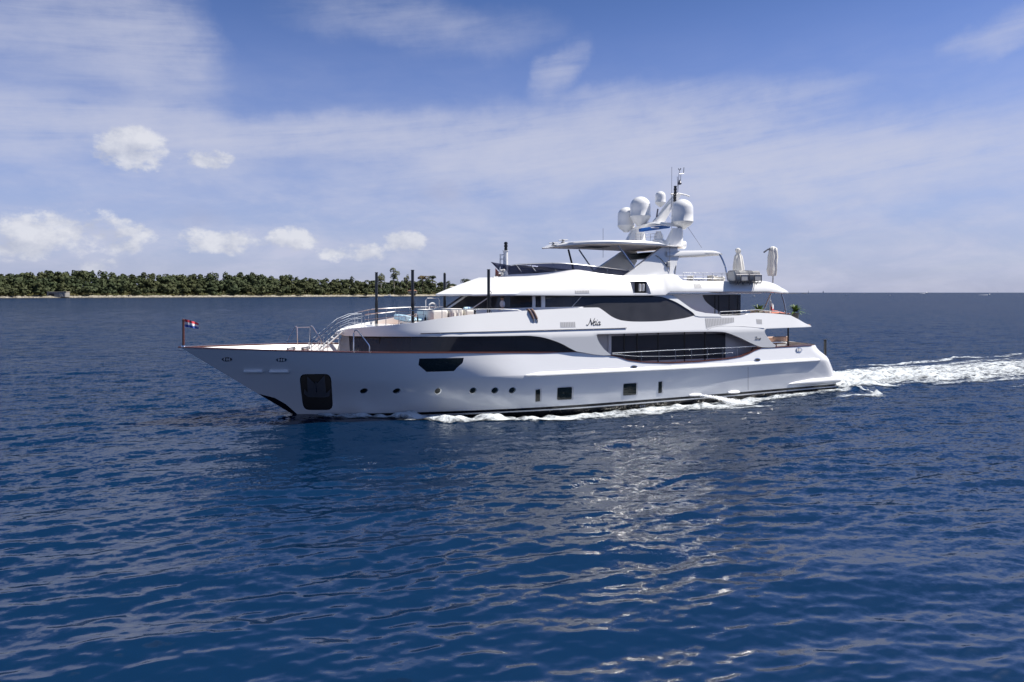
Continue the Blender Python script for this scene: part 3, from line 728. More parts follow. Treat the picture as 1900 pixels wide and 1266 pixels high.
# moulding line and fold
def along(P, vf, off=0.01):
    L = []
    for x, y in P:
        b, z = unv(x, y, vf); L.append((b, -(vf(b, z) + off), z))
    return L
def mir(P): return [(x, -y, z) for x, y, z in P]
mb = MB(); P = along([(780, 619)] + [(780 + 38.2 * k, 619 - 1.04 * k) for k in range(1, 11)], hbU, 0.035)
mb.tube(P, 0.024, 6); mb.build('grab_rail', 'line', Y)
mb = MB(); P = along([(1313, 611.5), (1322, 607), (1336, 604.6), (1380, 605.8), (1418, 609)], hbU, 0.004)
mb.tube(P, 0.012, 4); mb.build('moulding_seam', 'grey', Y)
def vent(Q, nb, vf, m='grey', name='vent_grille', slant=True):
    o = None
    bars = MB()
    fr = panel(name, Q, vf, 'lgrey', off=0.008, th=0.03, dx=0.6, dz=0.6)
    for k in range(nb):
        t0, t1 = (k + 0.2) / nb, (k + 0.75) / nb
        f = lambda t, top: tuple(Q[0][i] + (Q[1][i] - Q[0][i]) * t if top else Q[3][i] + (Q[2][i] - Q[3][i]) * t for i in (0, 1))
        a, b_, c, d = f(t0, 1), f(t1, 1), f(t1, 0), f(t0, 0)
        sh = lambda p, q, s: tuple(p[i] + (q[i] - p[i]) * s for i in (0, 1))
        bars_q = [sh(a, d, .1), sh(b_, c, .1), sh(c, b_, .1), sh(d, a, .1)]
        PP = [unv(x, y, vf) for x, y in bars_q]
        bars.add([(x, -(vf(x, z) + 0.014), z) for x, z in PP], [(0, 1, 2, 3)])
    bars.build('vent_slots', 'grey', fr, 0)
vent([(1039.5, 597.5), (1067, 597), (1068, 607.6), (1040, 608)], 9, hbU)
vent([(1403, 592), (1413.5, 592.4), (1414, 601.6), (1404, 601.2)], 5, hbU)
vent([(1307.8, 589.6), (1362, 589), (1362, 598), (1310, 610)], 18, hbU)

def strokes(name, Ls, vf, r, off=0.012):
    mb = MB()
    for L in Ls:
        P = along(cr(L, 4) if len(L) > 2 else L, vf, off); mb.tube(P, r, 6)
    return mb.build(name, 'letter', Y)
sc = lambda L: [(1075 + x / 31.65, 580 + y / 31.65) for x, y in L]
strokes('name_lettering', [sc([(425, 700), (470, 755), (540, 690), (610, 540), (665, 350)]), sc([(655, 440), (690, 560), (710, 735)]), sc([(670, 460), (705, 580), (722, 735)]), sc([(715, 735), (790, 590), (860, 430), (905, 345)]),
         sc([(835, 610), (930, 560), (925, 500), (855, 560), (810, 670), (840, 740), (900, 735), (965, 660)]), sc([(1010, 520), (975, 660), (985, 735), (1040, 700)]), sc([(1055, 430), (1062, 450)]),
         sc([(1215, 540), (1140, 550), (1070, 660), (1080, 735), (1140, 720), (1225, 560)]), sc([(1225, 560), (1185, 690), (1200, 740), (1260, 690)])], hbU, 0.019)
sc = lambda L: [(1385 + x / 31.65, 610 + y / 31.65) for x, y in L]
strokes('builder_lettering', [sc([(520, 500), (570, 470), (620, 480)]), sc([(620, 480), (560, 560), (490, 650)]), sc([(490, 650), (540, 620), (570, 640)]), sc([(590, 600), (650, 570), (630, 550), (590, 610), (620, 640), (660, 620)]),
         sc([(700, 560), (690, 630), (730, 630), (760, 560)]), sc([(760, 560), (750, 630), (790, 610)]), sc([(850, 550), (800, 560), (840, 600), (800, 640), (770, 630)])], hbU, 0.009)

# main deck house: forward windows behind the bulwark
def hbG(bx, z):
    u = (bx - 2.05 - (z - 3.2) * 0.35) / 6.6
    if u <= 0: return 0.0
    return 3.64 * (1 - (1 - u) ** 2.5 if u < 1 else 1.0)
def hbGi(bx, z): return max(0, hbG(bx, z) - 0.02)
gl = panel('saloon_window', [('w', 2.75, 4.36), (655, 623.5), (720, 623), (840, 623), (954, 621), (1010, 624), (1064, 645), (1078, 652), (1076, 656), (850, 657), (690, 657), ('w', 2.75, 3.3)], hbG, 'glass', both=1, th=0.03, dx=0.2, dz=0.5)
panel('windscreen_pane', [('w', 2.15, 3.3), ('w', 2.45, 4.34), ('w', 2.74, 4.34), ('w', 2.74, 3.3)], hbG, mat('pale_windscreen_glass', (0.30, 0.33, 0.36), 0.05, 0, 0.2, 3.0), both=1, th=0.03, dx=0.06, dz=0.5)
for x in (705, 762, 820, 894, 958):
    b, z = unv(x, 640, hbG); MB().box(b - 0.03, b + 0.03, -hbG(b, 3.8) + 0.05, -hbG(b, 3.8) + 0.16, 3.3, 4.36).build('window_mullion', 'dark', Y, 0)
mb = MB(); mb.box(5.2, 28.6, -2.55, 2.55, 1.6, 4.3); mb.box(3.6, 5.2, -1.2, 1.2, 2.75, 4.3)
mb.build('saloon_inner_wall', 'inner', Y, 0)
# recessed side deck with saloon doors
for sg in (-1, 1): MB().box(13.6, 28.6, min(sg * 2.86, sg * 2.7), max(sg * 2.86, sg * 2.7), 1.6, 4.3).build('saloon_side_wall', 'lgrey', Y, 0)
def vc(v): return lambda bx, z: v
sg_ = panel('saloon_side_glass', [(1134.5, 624), (1346, 618.5), (1346, 664), (1134.5, 672)], vc(2.87), 'glass', th=0.02, dx=5, dz=5)
for x in (1158, 1182, 1221, 1270, 1308):
    b, z = un(x, 640, -2.88); MB().box(b - 0.035, b + 0.035, -2.9, -2.885, 1.62, 4.24).build('glass_frame', 'dark', sg_, 0)
b, z = un(1134.5, 640, -2.9)
mb = MB(); mb.box(b - 0.22, b - 0.02, -2.93, -2.7, 1.6, 4.28); mb.build('door_post', 'white', Y, 0)
MB().box(13.6, 13.75, -3.6, 3.6, 1.6, 4.3).build('bulkhead', 'white', Y, 0)
MB().box(28.62, 28.75, -2.7, 2.7, 1.6, 4.3).build('bulkhead', 'white', Y, 0)
# upper deck slab
mb = MB(); L = []
for i in range(110):
    b = 2.2 + 30.6 * (i / 109) ** 1.15; h = max(0.02, hbU(b, 4.4) - 0.1)
    L.append([(b, -h, 4.34), (b, -h, 4.46), (b, h, 4.46), (b, h, 4.34)])
mb.rings(L, True, True, True); mb.build('upper_deck', 'teak', Y, 20)
mb = MB(); L = []       # white shoulder of the foredeck nose
for i in range(40):
    b = 2.12 + 2.6 * (i / 39) ** 1.6; h = max(0.02, hbU(b, 4.42)); w = min(h * 0.98, 0.5 + 0.1 * i / 39)
    z0 = float(np.interp(b, [2.1, 3, 5], [4.47, 4.66, 4.80]))
    L.append([(b, -h, 4.36), (b, -h * 0.985, z0 - 0.06), (b, -h + 0.10, z0), (b, -h + w, z0 - 0.05), (b, h - w, z0 - 0.05), (b, h - 0.10, z0), (b, h * 0.985, z0 - 0.06), (b, h, 4.36)])
mb.rings(L, True, True, True); mb.build('foredeck_nose', 'white', Y, 40)

# ------------------------------------------------------------------ yacht: bridge deck
def hbW(bx, z):
    """wheelhouse and sky lounge glass"""
    u = (bx - (8.0 + (z - 5.6) * 1.55)) / 5.5
    if u <= 0: return 0.0
    inn = 2.95 * (1 - (1 - u) ** 2.3 if u < 1 else 1.0)
    fl = hbU0(bx) - (z - 4.32) * 0.26 - 0.03
    s = sm(bx, 12.0, 17.0); return inn * (1 - s) + fl * s
OV_TOP = cr([(1200, 549.6), (1214, 549.8), (1230, 552), (1252, 560), (1273, 572.5), (1284, 580), (1289, 586)], 4)
panel('wheelhouse_window', [('w', 7.9, 5.45), ('w', 9.55, 6.55), (961, 547), (988, 547), (988, 575), (900, 579)], hbW, 'wglass', both=1, th=0.03, dx=0.2, dz=0.4)
panel('side_window', [(992.5, 547), (1004, 547), (1004, 574), (992.5, 574.5)], hbW, 'wglass', th=0.03, off=-0.005)
lw = panel('lounge_window', [(1010.5, 547), (1200, 547)] + OV_TOP + [(1287, 589), (1268, 594), (1230, 599), (1187, 600), (1162, 599), (1147, 597), (1134, 591), (1112, 575), (1080, 574), (1010.5, 577)], hbW, 'glass', th=0.03, dx=0.3, dz=0.4)
for a, b in ((987, 992.8), (1003.8, 1010.8)):
    panel('window_post', [(a, 546), (b, 546), (b, 576), (a, 576)], hbW, 'white', off=0.03, th=0.1)
panel('window_sill', [(883, 573.6), (988, 570.6), (1060, 569.6), (1082, 569.4), (1082, 575), (988, 580), (883, 584)], hbW, 'white', off=0.02, th=0.08)
panel('windscreen_post', [('w', 8.02, 5.5), ('w', 8.16, 5.5), ('w', 9.62, 6.44), ('w', 9.48, 6.44)], hbW, 'white', off=0.03, th=0.06, dx=0.1)
for sg in (-1, 1): MB().tube([(9.2, sg * 1.55, 5.55), (10.5, sg * 2.1, 6.5)], 0.035, 6).build('windscreen_mullion', 'lgrey', Y)
mb = MB(); P = along([(1060, 571), (1078, 551)], hbW, 0.01); mb.tube(P, 0.02, 5); mb.build('stay_rod', 'lgrey', Y)
panel('window_surround', [(1212, 547.6), (1246, 548), (1257, 555), (1268, 563), (1279, 571), (1290, 577), (1308, 581), (1333, 583), (1338, 588), (1297, 587.6)] + OV_TOP[::-1][:-3], hbW, 'white', both=2, off=0.06, th=0.1, dx=0.25, dz=0.3)
mb = MB(); mb.box(15.0, 27.05, -2.75, 2.75, 4.46, 6.5); mb.build('sky_lounge_wall', 'white', Y, 0)
mb = MB(); mb.box(14.6, un(1249, 560, -2.78)[0], -2.78, 2.78, 4.5, 6.44); mb.build('sky_lounge_lining', 'inner', Y, 0)
panel('aft_lounge_window', cr([(1303.5, 547.5), (1306, 554), (1311, 561), (1322, 570), (1336, 579)], 4) + [(1338, 590), (1374, 588), (1374.4, 546.8)], vc(2.76), 'glass', th=0.02, dx=3, dz=3)
for x in (1326.5, 1333.5, 1353, 1369):
    b, z = un(x, 560, -2.77); MB().box(b - 0.02, b + 0.02, -2.79, -2.765, 4.6, 6.42).build('window_mullion', 'dark', Y, 0)
cu = MB()
b0, _ = un(1012.5, 560, -2.9); b1, _ = un(1030, 560, -2.9)
L = []
for i in range(40):
    b = b0 + (b1 - b0) * i / 39; v = -(hbW(b, 6.0) - 0.10) + 0.03 * math.sin(i * 1.3); L.append([(b, v, 5.62), (b, v - 0.03, 6.3)])
cu.rings(L, False); cu.build('curtain', 'curtain', lw)
# wheelhouse inside
mb = MB(); mb.box(10.2, 11.4, -2.0, 2.0, 5.0, 5.62, 0.05); mb.build('helm_console', 'dark', Y)
mb = MB(); mb.box(13.5, 13.62, -2.7, 2.7, 4.5, 6.5); mb.build('wheelhouse_bulkhead', 'inner', Y, 0)

# ------------------------------------------------------------------ yacht: sun deck brow and bulwark (one moulding)
def planS(bx):
    u = (bx - 7.75) / 8.0
    b = 0 if u <= 0 else 3.5 * (1 - (1 - u) ** 2.5 if u < 1 else 1.0)
    b *= 1 - 0.06 * sm(bx, 22, 30)
    t = (bx - 30.0) / 2.2
    if t > 0: b *= max(0.0, 1 - t ** 2.4) ** (1 / 2.4) if t < 1 else 0.0
    return b
def planT(bx):
    u = (bx - 10.4) / 6.5
    b = 0 if u <= 0 else 2.78 * (1 - (1 - u) ** 2.4 if u < 1 else 1.0)
    b += 0.42 * sm(bx, 20, 23.5)
    b *= 1 - 0.06 * sm(bx, 22, 30)
    t = (bx - 29.4) / 2.7
    if t > 0: b *= max(0.0, 1 - t ** 2.4) ** (1 / 2.4) if t < 1 else 0.0
    return b
TOPL = lin([(976.5, 513.2), (1000, 512), (1029.6, 509.6), (1055, 506.5), (1075, 504), (1098, 506), (1124, 509), (1160, 512.3), (1200, 512), (1236, 508.8), (1250, 508), (1258, 512), (1266, 520.6), (1290, 521.6), (1352, 522), (1412, 521), (1424, 522.6), (1436, 526.4), (1450, 534), (1464, 543)], lambda b, z: planT(b))
zt_nose = un(935, 515.6, 0.2)[1]
def topz(b): return float(np.interp(b, [10.4, 12.6], [zt_nose, TOPL(12.6)])) if b < 12.6 else TOPL(b)
BOTL = lin([(870, 549.4), (970, 548.4), (1100, 548.6), (1200, 548.4), (1236, 547.6), (1241.5, 541.4), (1300, 541.4), (1425, 541.0), (1450, 543.6), (1464, 544.6)], lambda b, z: planS(b))
def lo_pt(s): b = 7.75 + (31.28 - 7.75) * s; return b, planS(b)
mb = MB(); rows = [[] for _ in range(9)]; sv = sorted(set([0.12 * (i / 40) ** 1.7 for i in range(41)] + [0.12 + 0.78 * i / 110 for i in range(111)] + [1 - 0.10 * (1 - i / 24) ** 1.8 for i in range(25)]))
for s in sv:
    b0 = 7.75 + (32.18 - 7.75) * s
    mg = 1 - sm(s, 0.0, 0.36)
    b1 = b0 + (10.4 - 7.75) * mg - 0.14 * sm(s, .9, 1)
    y0, y1 = planS(b0), planT(b1)
    z0, z1 = BOTL(b0) if b0 > 9.4 else BOTL(9.4) + 0.02, topz(b1)
    if s > 0.97: z1 = max(z0 + 0.03, z1)
    rows[0].append((b0 + 0.12 * mg, max(0, y0 - 0.22), z0 - 0.03))
    rows[1].append((b0, y0, z0))
    rows[2].append((b0 + 0.01, y0, z0 + 0.085))
    lip = 0.085
    for k, f in ((3, .22), (4, .45), (5, .68), (6, .86), (7, 1.0)):
        g = f ** 1.25 if b0 < 21 else f ** 1.1
        rows[k].append((b0 + (b1 - b0) * f, y0 + (y1 - y0) * g, z0 + lip + (z1 - z0 - lip) * (f ** 0.92)))
    rows[8].append((b1 + 0.12 * mg, max(0, y1 - 0.16), z1 - 0.012))
NB0, NB1 = un(1166, 534, -3.2)[0], un(1203.5, 534, -3.2)[0]       # niche for the side light, cut through the port side
ns_ = len(sv); hole = [i for i in range(ns_) if NB0 < rows[2][i][0] < NB1]; h0, h1 = hole[0], hole[-1]
for sg in (-1, 1):
    vs = [(x, sg * y, z) for r in rows for x, y, z in r]
    mb.add(vs, [(j * ns_ + i, j * ns_ + i + 1, (j + 1) * ns_ + i + 1, (j + 1) * ns_ + i) for j in range(8) for i in range(ns_ - 1) if not (sg == -1 and 2 <= j < 5 and h0 <= i < h1)])
mb.build('sun_deck_moulding', 'white', Y, 40)
rim_ = [rows[2][i] for i in range(h0, h1 + 1)] + [rows[j][h1] for j in (3, 4)] + [rows[5][i] for i in range(h1, h0 - 1, -1)] + [rows[j][h0] for j in (4, 3)]
A_r = [(x, -y, z) for x, y, z in rim_]; B_r = [(x, -2.62, z) for x, y, z in rim_]
nic = MB().rings([A_r, B_r], True, False, True).build('light_niche', M['niche'], Y, 30)
zc_ = sum(p[2] for p in B_r) / len(B_r); MB().box(NB0 + .78, NB1 - .06, -3.0, -2.63, zc_ - .30, zc_ + .34, .03).build('side_light', 'dark', nic, 0)
for x_ in (NB0 + .92, NB1 - .26): MB().lathe((x_, -3.02, zc_ - .22), [(.05, 0), (.08, .02), (.08, .42), (.05, .44)], 10).build('lantern', 'lgrey', nic)
mb = MB(); L = []
for i in range(90):
    b = 8.3 + 22.6 * i / 89; h = max(0.02, planS(b) - 0.15); zb = (BOTL(b) if b > 9.4 else BOTL(9.4))
    L.append([(b, -h, zb + 0.0), (b, -h, zb + 0.14), (b, h, zb + 0.14), (b, h, zb + 0.0)])
mb.rings(L, True, True, True); mb.build('sun_deck', 'white', Y, 20)
def hbS(bx, z):
    z0, z1 = BOTL(bx), topz(bx)
    f = min(1, max(0, (z - z0 - .085) / max(.05, z1 - z0 - .085))) ** 1.087
    return planS(bx) + (planT(bx) - planS(bx)) * (f ** (1.25 if bx < 21 else 1.1))
vent([(1067, 539), (1093, 538.6), (1093.4, 544.4), (1067.4, 544.8)], 9, hbS)
vent([(1286.6, 526.6), (1299, 526.4), (1302, 534.8), (1289, 535.2)], 5, hbS)
# moulded grey dash and smoked windscreen
def hbX(bx, z):
    u = (bx - (12.0 - (z - 7.6) * 1.0)) / 5.0
    return 0.0 if u <= 0 else 2.42 * (1 - (1 - u) ** 2.6 if u < 1 else 1.0)
mb = MB(); L = []
for i in range(60):
    b = 10.9 + 8.3 * (i / 59) ** 1.3; y0 = max(0, planT(b) - 0.1); u = (b - 11.4) / 5.5; y1 = 0.0 if u <= 0 else 2.40 * (1 - (1 - u) ** 2.6 if u < 1 else 1.0); y1 = min(y1, max(0, y0 - 0.03))
    L.append([(b, -y0, topz(b) - 0.05), (b, -y1, topz(b) + 0.16 * sm(b, 11.2, 12.4) * (1 - sm(b, 15.0, 18.5)))])
mb.rings(L, False); mb.rings([mir(r) for r in L], False); mb.build('dash_coaming', 'lgrey', Y, 40)
WS_T = [(948, 493), (957.5, 491), (980, 489.4), (1026, 488), (1056, 489.4), (1082.7, 492), (1100, 494), (1127, 497), (1170, 502.6)]
ws = panel('smoked_windscreen', [('w', 11.15, 8.42)] + WS_T + [(1157, 512.6), (1127, 510.5), (1090, 508), (1067, 505), (1029.6, 506.6), (990, 508), (962, 509.4), ('w', 12.0, 7.6)], hbX, 'screen', both=1, th=0.02, dx=0.15, dz=0.4)
mb = MB(); P = along(cr(WS_T, 3), hbX, -0.01); mb.tube(P, 0.022, 5); mb.tube(mir(P), 0.022, 5)
for x0, y0, x1, y1 in ((958, 491.4, 968, 505), (983, 489.6, 995, 504), (1025, 488.4, 1032, 503.2), (1084, 492.6, 1085, 505), (1126.6, 497.2, 1127, 509)):
    P = along([(x0, y0), (x1, y1)], hbX, 0.0); mb.tube(P, 0.018, 5); mb.tube(mir(P), 0.018, 5)
mb.build('windscreen_frame', 'steel', ws)
# arch
def hbA(bx, z): return 2.72 - (z - 7.3) * 0.13
ARCH = [(1152, 520), (1160, 512), (1168, 506), (1177, 499), (1197, 483), (1217, 468), (1226, 461), (1236, 455), (1256, 456), (1258, 466), (1259.5, 479), (1255, 490), (1248.5, 505), (1251, 510), (1254, 522), (1235, 524)]
panel('radar_arch', ARCH, hbA, 'white', both=2, th=0.3, dx=0.5, dz=0.5)
mb = MB(); P = along(cr([(1216, 474), (1226, 481), (1236, 493), (1242, 505)], 4), hbA, 0.02); mb.tube(P, 0.03, 5); mb.build('arch_hand_rail', 'steel', Y)
mb = MB(); b, z = unv(1239, 490, hbA); mb.box(b - 0.1, b + 0.1, -(hbA(b, z) + 0.14), -hbA(b, z), z - 0.18, z + 0.14, 0.03)
P = [(b + 0.1, -(hbA(b, z) + .05), z - 0.5), (b + 0.12, -(hbA(b, z) + .05), z + 1.3)]; mb.tube(P, 0.02, 5); mb.build('speaker_box', 'grey', Y)
# hardtops
def slab(name, xs, hb, zt, zb, m_top, m_bot=None, inset=0.25):
    mt = MB(); L = []
    for b in xs:
        h = max(0.02, hb(b)); zc = (zt(b) + zb(b)) / 2
        L.append([(b, -h, zb(b) + 0.03), (b, -h - 0.02, zc), (b, -h + 0.06, zt(b) - 0.05), (b, -h * 0.6, zt(b)), (b, 0, zt(b) + 0.03), (b, h * 0.6, zt(b)), (b, h - 0.06, zt(b) - 0.05), (b, h + 0.02, zc), (b, h, zb(b) + 0.03)])
    mt.rings(L, False); o = mt.build(name, m_top, Y, 40)
    mb = MB(); mb.rings([[(r[0][0], r[0][1], r[0][2]), (r[0][0], r[0][1] * 0.9, zb(r[0][0])), (r[0][0], -r[0][1] * 0.9, zb(r[0][0])), (r[0][0], -r[0][1], r[0][2])] for r in L], False)
    mb.build('underside_lining', m_bot or m_top, o, 40); return o
bt = un(1013, 461, -0.6)[0]
def hbH(b):
    u = (b - bt) / 4.2
    v = 0 if u <= 0 else 2.8 * (1 - (1 - u) ** 2.6 if u < 1 else 1.0)
    t = (b - 22.0) / 1.9
    if t > 0: v *= max(0, 1 - t ** 3 * 0.5)
    return v
HT = lin([(1014, 459.4), (1030, 453.4), (1060, 447.6), (1090, 445), (1130, 444.2), (1168, 444.6), (1200, 446), (1224, 448.4), (1244, 456)], lambda b, z: hbH(b))
HB = lin([(1014, 461.6), (1030, 459.4), (1060, 456), (1090, 454), (1130, 453), (1168, 453.8), (1200, 455.6), (1224, 456.6), (1244, 458)], lambda b, z: hbH(b))
xs = [bt + 0.03 + (23.3 - bt) * (i / 60) ** 1.25 for i in range(61)]
ht = slab('forward_hardtop', xs, hbH, HT, lambda b: min(HB(b), HT(b) - 0.04), 'white', 'beige')
mb = MB(); b, z = un(1098, 461, 0.3); mb.box(b - 0.7, b + 0.7, -0.8, 0.8, HB(b) - 0.02, HB(b) + 0.06); mb.build('roof_hatch', 'dark', ht, 0)
for px, py in ((1045, 450), (1027, 454)):
    mb = MB(); b, z = un(px, py, -0.9); mb.lathe((b, -0.9, HT(b) - 0.02), [(.12, 0), (.14, .05), (.06, .09), (.05, .14), (.12, .17), (.1, .2)], 10); mb.tube([(b - .3, -.9, HT(b) + 0.12), (b + .3, -.9, HT(b) + 0.16)], 0.03, 5); mb.build('roof_antenna', 'grey', Y)
def hbK(b):
    v = 2.62; t = (b - 24.4) / 2.75
    if t > 0: v *= max(0, 1 - t ** 2.6) ** (1 / 2.6) if t < 1 else 0
    return v
KT = lin([(1236, 465.6), (1270, 464), (1300, 463.6), (1323, 464), (1340, 466.4), (1357, 471)], lambda b, z: 2.5)
KB = lin([(1236, 476.6), (1260, 476.4), (1300, 474.2), (1334, 472.6), (1357, 472)], lambda b, z: 2.5)
xs = [21.8 + (27.12 - 21.8) * (1 - (1 - i / 50) ** 1.8) for i in range(51)]
slab('aft_hardtop', xs, hbK, KT, lambda b: min(KB(b), KT(b) - 0.03), 'white', 'lgrey')
def rod(name, P, vs, r, m='steel', mirror=True):
    mb = MB(); L = []
    for (x, y), v in zip(P, vs):
        b, z = un(x, y, v); L.append((b, v, z))
    mb.tube(L, r, 7)
    if mirror: MB().tube(mir(L), r, 7).build(name, m, Y)
    return mb.build(name, m, Y)
rod('hardtop_strut', [(1054.5, 463), (1064.5, 503)], (-0.6, -0.6), 0.06, 'carbon', False)
rod('hardtop_strut', [(1147, 455), (1177.5, 498)], (-2.5, -2.55), 0.05)
rod('hardtop_pole', cr([(1334.6, 471), (1341, 483), (1346, 497), (1350.6, 522)], 4), [-2.3 - 0.05 * k for k in range(13)], 0.055)

# ------------------------------------------------------------------ yacht: mast, domes, radar
def base(px, py, v): b, z = un(px, py, v); return Vector((b, v, z))
mast = MB()
p0 = base(1256, 446, -1.9)
def pyl(P0, P1, w0, w1, d0, d1):
    L = []
    for f in (0, .5, 1):
        c = P0.lerp(P1, f); w, d = w0 + (w1 - w0) * f, d0 + (d1 - d0) * f
        L.append([(c.x - w, c.y - d * .5, c.z), (c.x - w * .5, c.y - d, c.z), (c.x + w * .5, c.y - d, c.z), (c.x + w, c.y - d * .5, c.z), (c.x + w, c.y + d * .5, c.z), (c.x + w * .5, c.y + d, c.z), (c.x - w * .5, c.y + d, c.z), (c.x - w, c.y + d * .5, c.z)])
    mast.rings(L, True, True, True)
pyl(base(1249, 456, -1.5), base(1257, 424, -1.6), 0.62, 0.34, 0.4, 0.26)
pyl(base(1178, 452, 1.7), base(1184, 424, 1.6), 0.75, 0.4, 0.4, 0.3)
A_1, A_2 = base(1246, 417, -1.5), base(1182, 426, 1.7)
L = []
for i in range(13):
    f = i / 12; c = A_1.lerp(A_2, f); c.z += 0.22 * math.sin(math.pi * f)
    L.append([(c.x - .55, c.y, c.z - .02), (c.x - .3, c.y, c.z + .10), (c.x + .5, c.y, c.z + .08), (c.x + .6, c.y, c.z), (c.x + .4, c.y, c.z - .1), (c.x - .3, c.y, c.z - .12)])
mast.rings(L, True, True, True)
s0, s1 = base(1219, 416, 0.1), base(1256, 362, 0.1)
L = []
for f in (0, .33, .66, 1):
    c = s0.lerp(s1, f); w = 0.34 - 0.16 * f
    L.append([(c.x - w, -0.16, c.z), (c.x - w * .4, -0.2, c.z + .1), (c.x + w, -0.13, c.z), (c.x + w, 0.33, c.z), (c.x - w * .4, 0.4, c.z + .1), (c.x - w, 0.36, c.z)])
mast.rings(L, True, True, True)
mast.tube([s1 + Vector((-.5, 0, .02)), s1 + Vector((.1, 0, .10)), s1 + Vector((.7, 0, .04)), s1 + Vector((1.0, 0, -.05))], 0.06, 6)
for k in range(5):
    c = s0.lerp(s1, 0.15 + 0.17 * k); mast.tube([c + Vector((0.35, -.1, -.05)), c + Vector((.75, -.1, -0.5))], 0.018, 4)
mast_o = mast.build('mast', 'white', Y, 30)
c = base(1252, 454, -1.3)
mb = MB(); mb.tube([(c.x - 1.0, -1.2, c.z), (c.x - .95, -1.2, c.z + 0), (c.x + .75, -1.2, c.z), (c.x + .8, -1.2, c.z)], 0.27, 18); mb.build('mast_foot', 'white', Y, 40)
def dome(px, top, bot, skirt, v, rpx):
    b, zt_ = un(px, top, v); _, zb_ = un(px, bot, v); _, zs_ = un(px, skirt, v)
    r = rpx / FOC * (BY0 + b * SP + v * CP); H = zt_ - zb_
    mb = MB(); prof = [(r * 1.03, 0), (r * 1.03, 0.03), (r, 0.05), (r * 1.0, H * .35)]
    hh = H - r * 0.98
    if hh < H * .2: hh = H * .3
    for k in range(1, 11):
        a = math.pi / 2 * k / 10; prof.append((r * math.cos(a), max(H * .36, hh) + (H - max(H * .36, hh)) * math.sin(a)))
    mb.lathe((b, v, zb_), prof, 32); o = mb.build('satellite_dome', 'white', Y, 50)
    mb = MB(); k = zs_ - zb_
    mb.lathe((b, v, zb_), [(r * .30, k * 1.35), (r * .45, k), (r * .72, k * .72), (r * .97, k * .15), (r * 1.0, 0)], 32); mb.build('dome_skirt', 'matte', o, 50)
dome(1266, 369.6, 412, 422, -1.6, 20); dome(1188, 364.8, 402, 416, 0.9, 19); dome(1162, 384.6, 419, 428, 2.1, 16); dome(1225.4, 355, 376, 382, 0.1, 9.8)
mb = MB(); b, z = un(1222, 430, -0.6); mb.lathe((b, -0.6, un(1222, 449, -.6)[1]), [(.42, 0), (.42, .1), (.3, .18), (.3, .42), (.2, .55), (.17, .68)], 18)
rp = mb.build('radar_pedestal', 'white', Y, 40)
mb = MB(); e0, e1 = base(1186.6, 427.5, -.6), base(1242.4, 420, -.6); d = (e1 - e0)
L = []
for f, s in ((0, .6), (.02, 1), (.98, 1), (1, .6)):
    c = e0 + d * f; L.append([(c.x, c.y - .11 * s, c.z - .12 * s), (c.x, c.y - .14 * s, c.z), (c.x, c.y - .11 * s, c.z + .12 * s), (c.x, c.y + .14 * s, c.z + .1 * s), (c.x, c.y + .14 * s, c.z - .1 * s)])
mb.rings(L, True, True, True); mb.build('radar_scanner', 'blue', Y, 30)
mb = MB(); c = e0 + d * 0.47; mb.box(c.x - .32, c.x + .32, c.y - .15, c.y - .12, c.z - .0, c.z + .05); mb.build('scanner_band', 'fwhite', rp, 0)
for px, y0, y1 in ((1253, 345, 360), (1252, 361, 374.5)):
    mb = MB()
    b, z0 = un(px, y1, -0.2); z1 = un(px, y0, -0.2)[1]; h = z1 - z0
    mb.lathe((b, -0.2, z0), [(.09, 0), (.11, .02), (.11, h * .28), (.075, h * .32), (.075, h * .38), (.11, h * .42), (.11, h * .68), (.075, h * .72), (.075, h * .76), (.1, h * .8), (.1, h * .98), (.05, h)], 10)
    mb.build('navigation_light', 'carbon', Y, 30)
def ant(L, r, v=0.0, name='antenna', m='line'): return MB().tube([base(x, y, v) for x, y in L], r, 5).build(name, m, Y, 30)
ant([(1246, 448), (1246.5, 310)], 0.012, -1.0); ant([(1262.6, 342), (1263.4, 322)], 0.018); ant([(1258, 352), (1256.6, 328)], 0.016)
mb = MB()
for L_, r_a in (([(1257.4, 360), (1259, 334), (1260.6, 318)], .02), ([(1262, 323), (1269.4, 322)], .02), ([(1268.4, 322), (1269, 311)], .022), ([(1258.6, 313), (1261, 316.6), (1263.4, 312.6)], .03), ([(1260, 323), (1262, 323)], .02), ([(1249, 359.4), (1258, 359.6)], .03)):
    mb.tube([base(x, y, 0) for x, y in L_], r_a, 5)
c = base(1261.2, 340, 0); mb.lathe((c.x, c.y, c.z - .12), [(.04, 0), (.12, .05), (.13, .14), (.06, .26), (.03, .34)], 10); mb.build('instrument_mast', 'line', Y, 30)
ant([(1119, 478), (1119, 424)], 0.012, 0.8); ant([(1275, 420), (1302, 460)], 0.012, -1.5, 'mast_stay')
c = base(1219, 395, -0.3); MB().tube([c + Vector((-.03, 0, -.3)), c + Vector((.07, 0, .25))], 0.05, 6).build('horn', 'line', Y, 30)
mb = MB()
for k in range(4): mb.tube([base(1180 + 9 * k, 447, -.8), base(1180 + 9 * k, 434, -.8)], .012, 4)
for yy in (434, 440): mb.tube([base(1178, yy, -.8), base(1218, yy, -.8)], .012, 4)
mb.build('mast_railing', 'line', Y, 30)

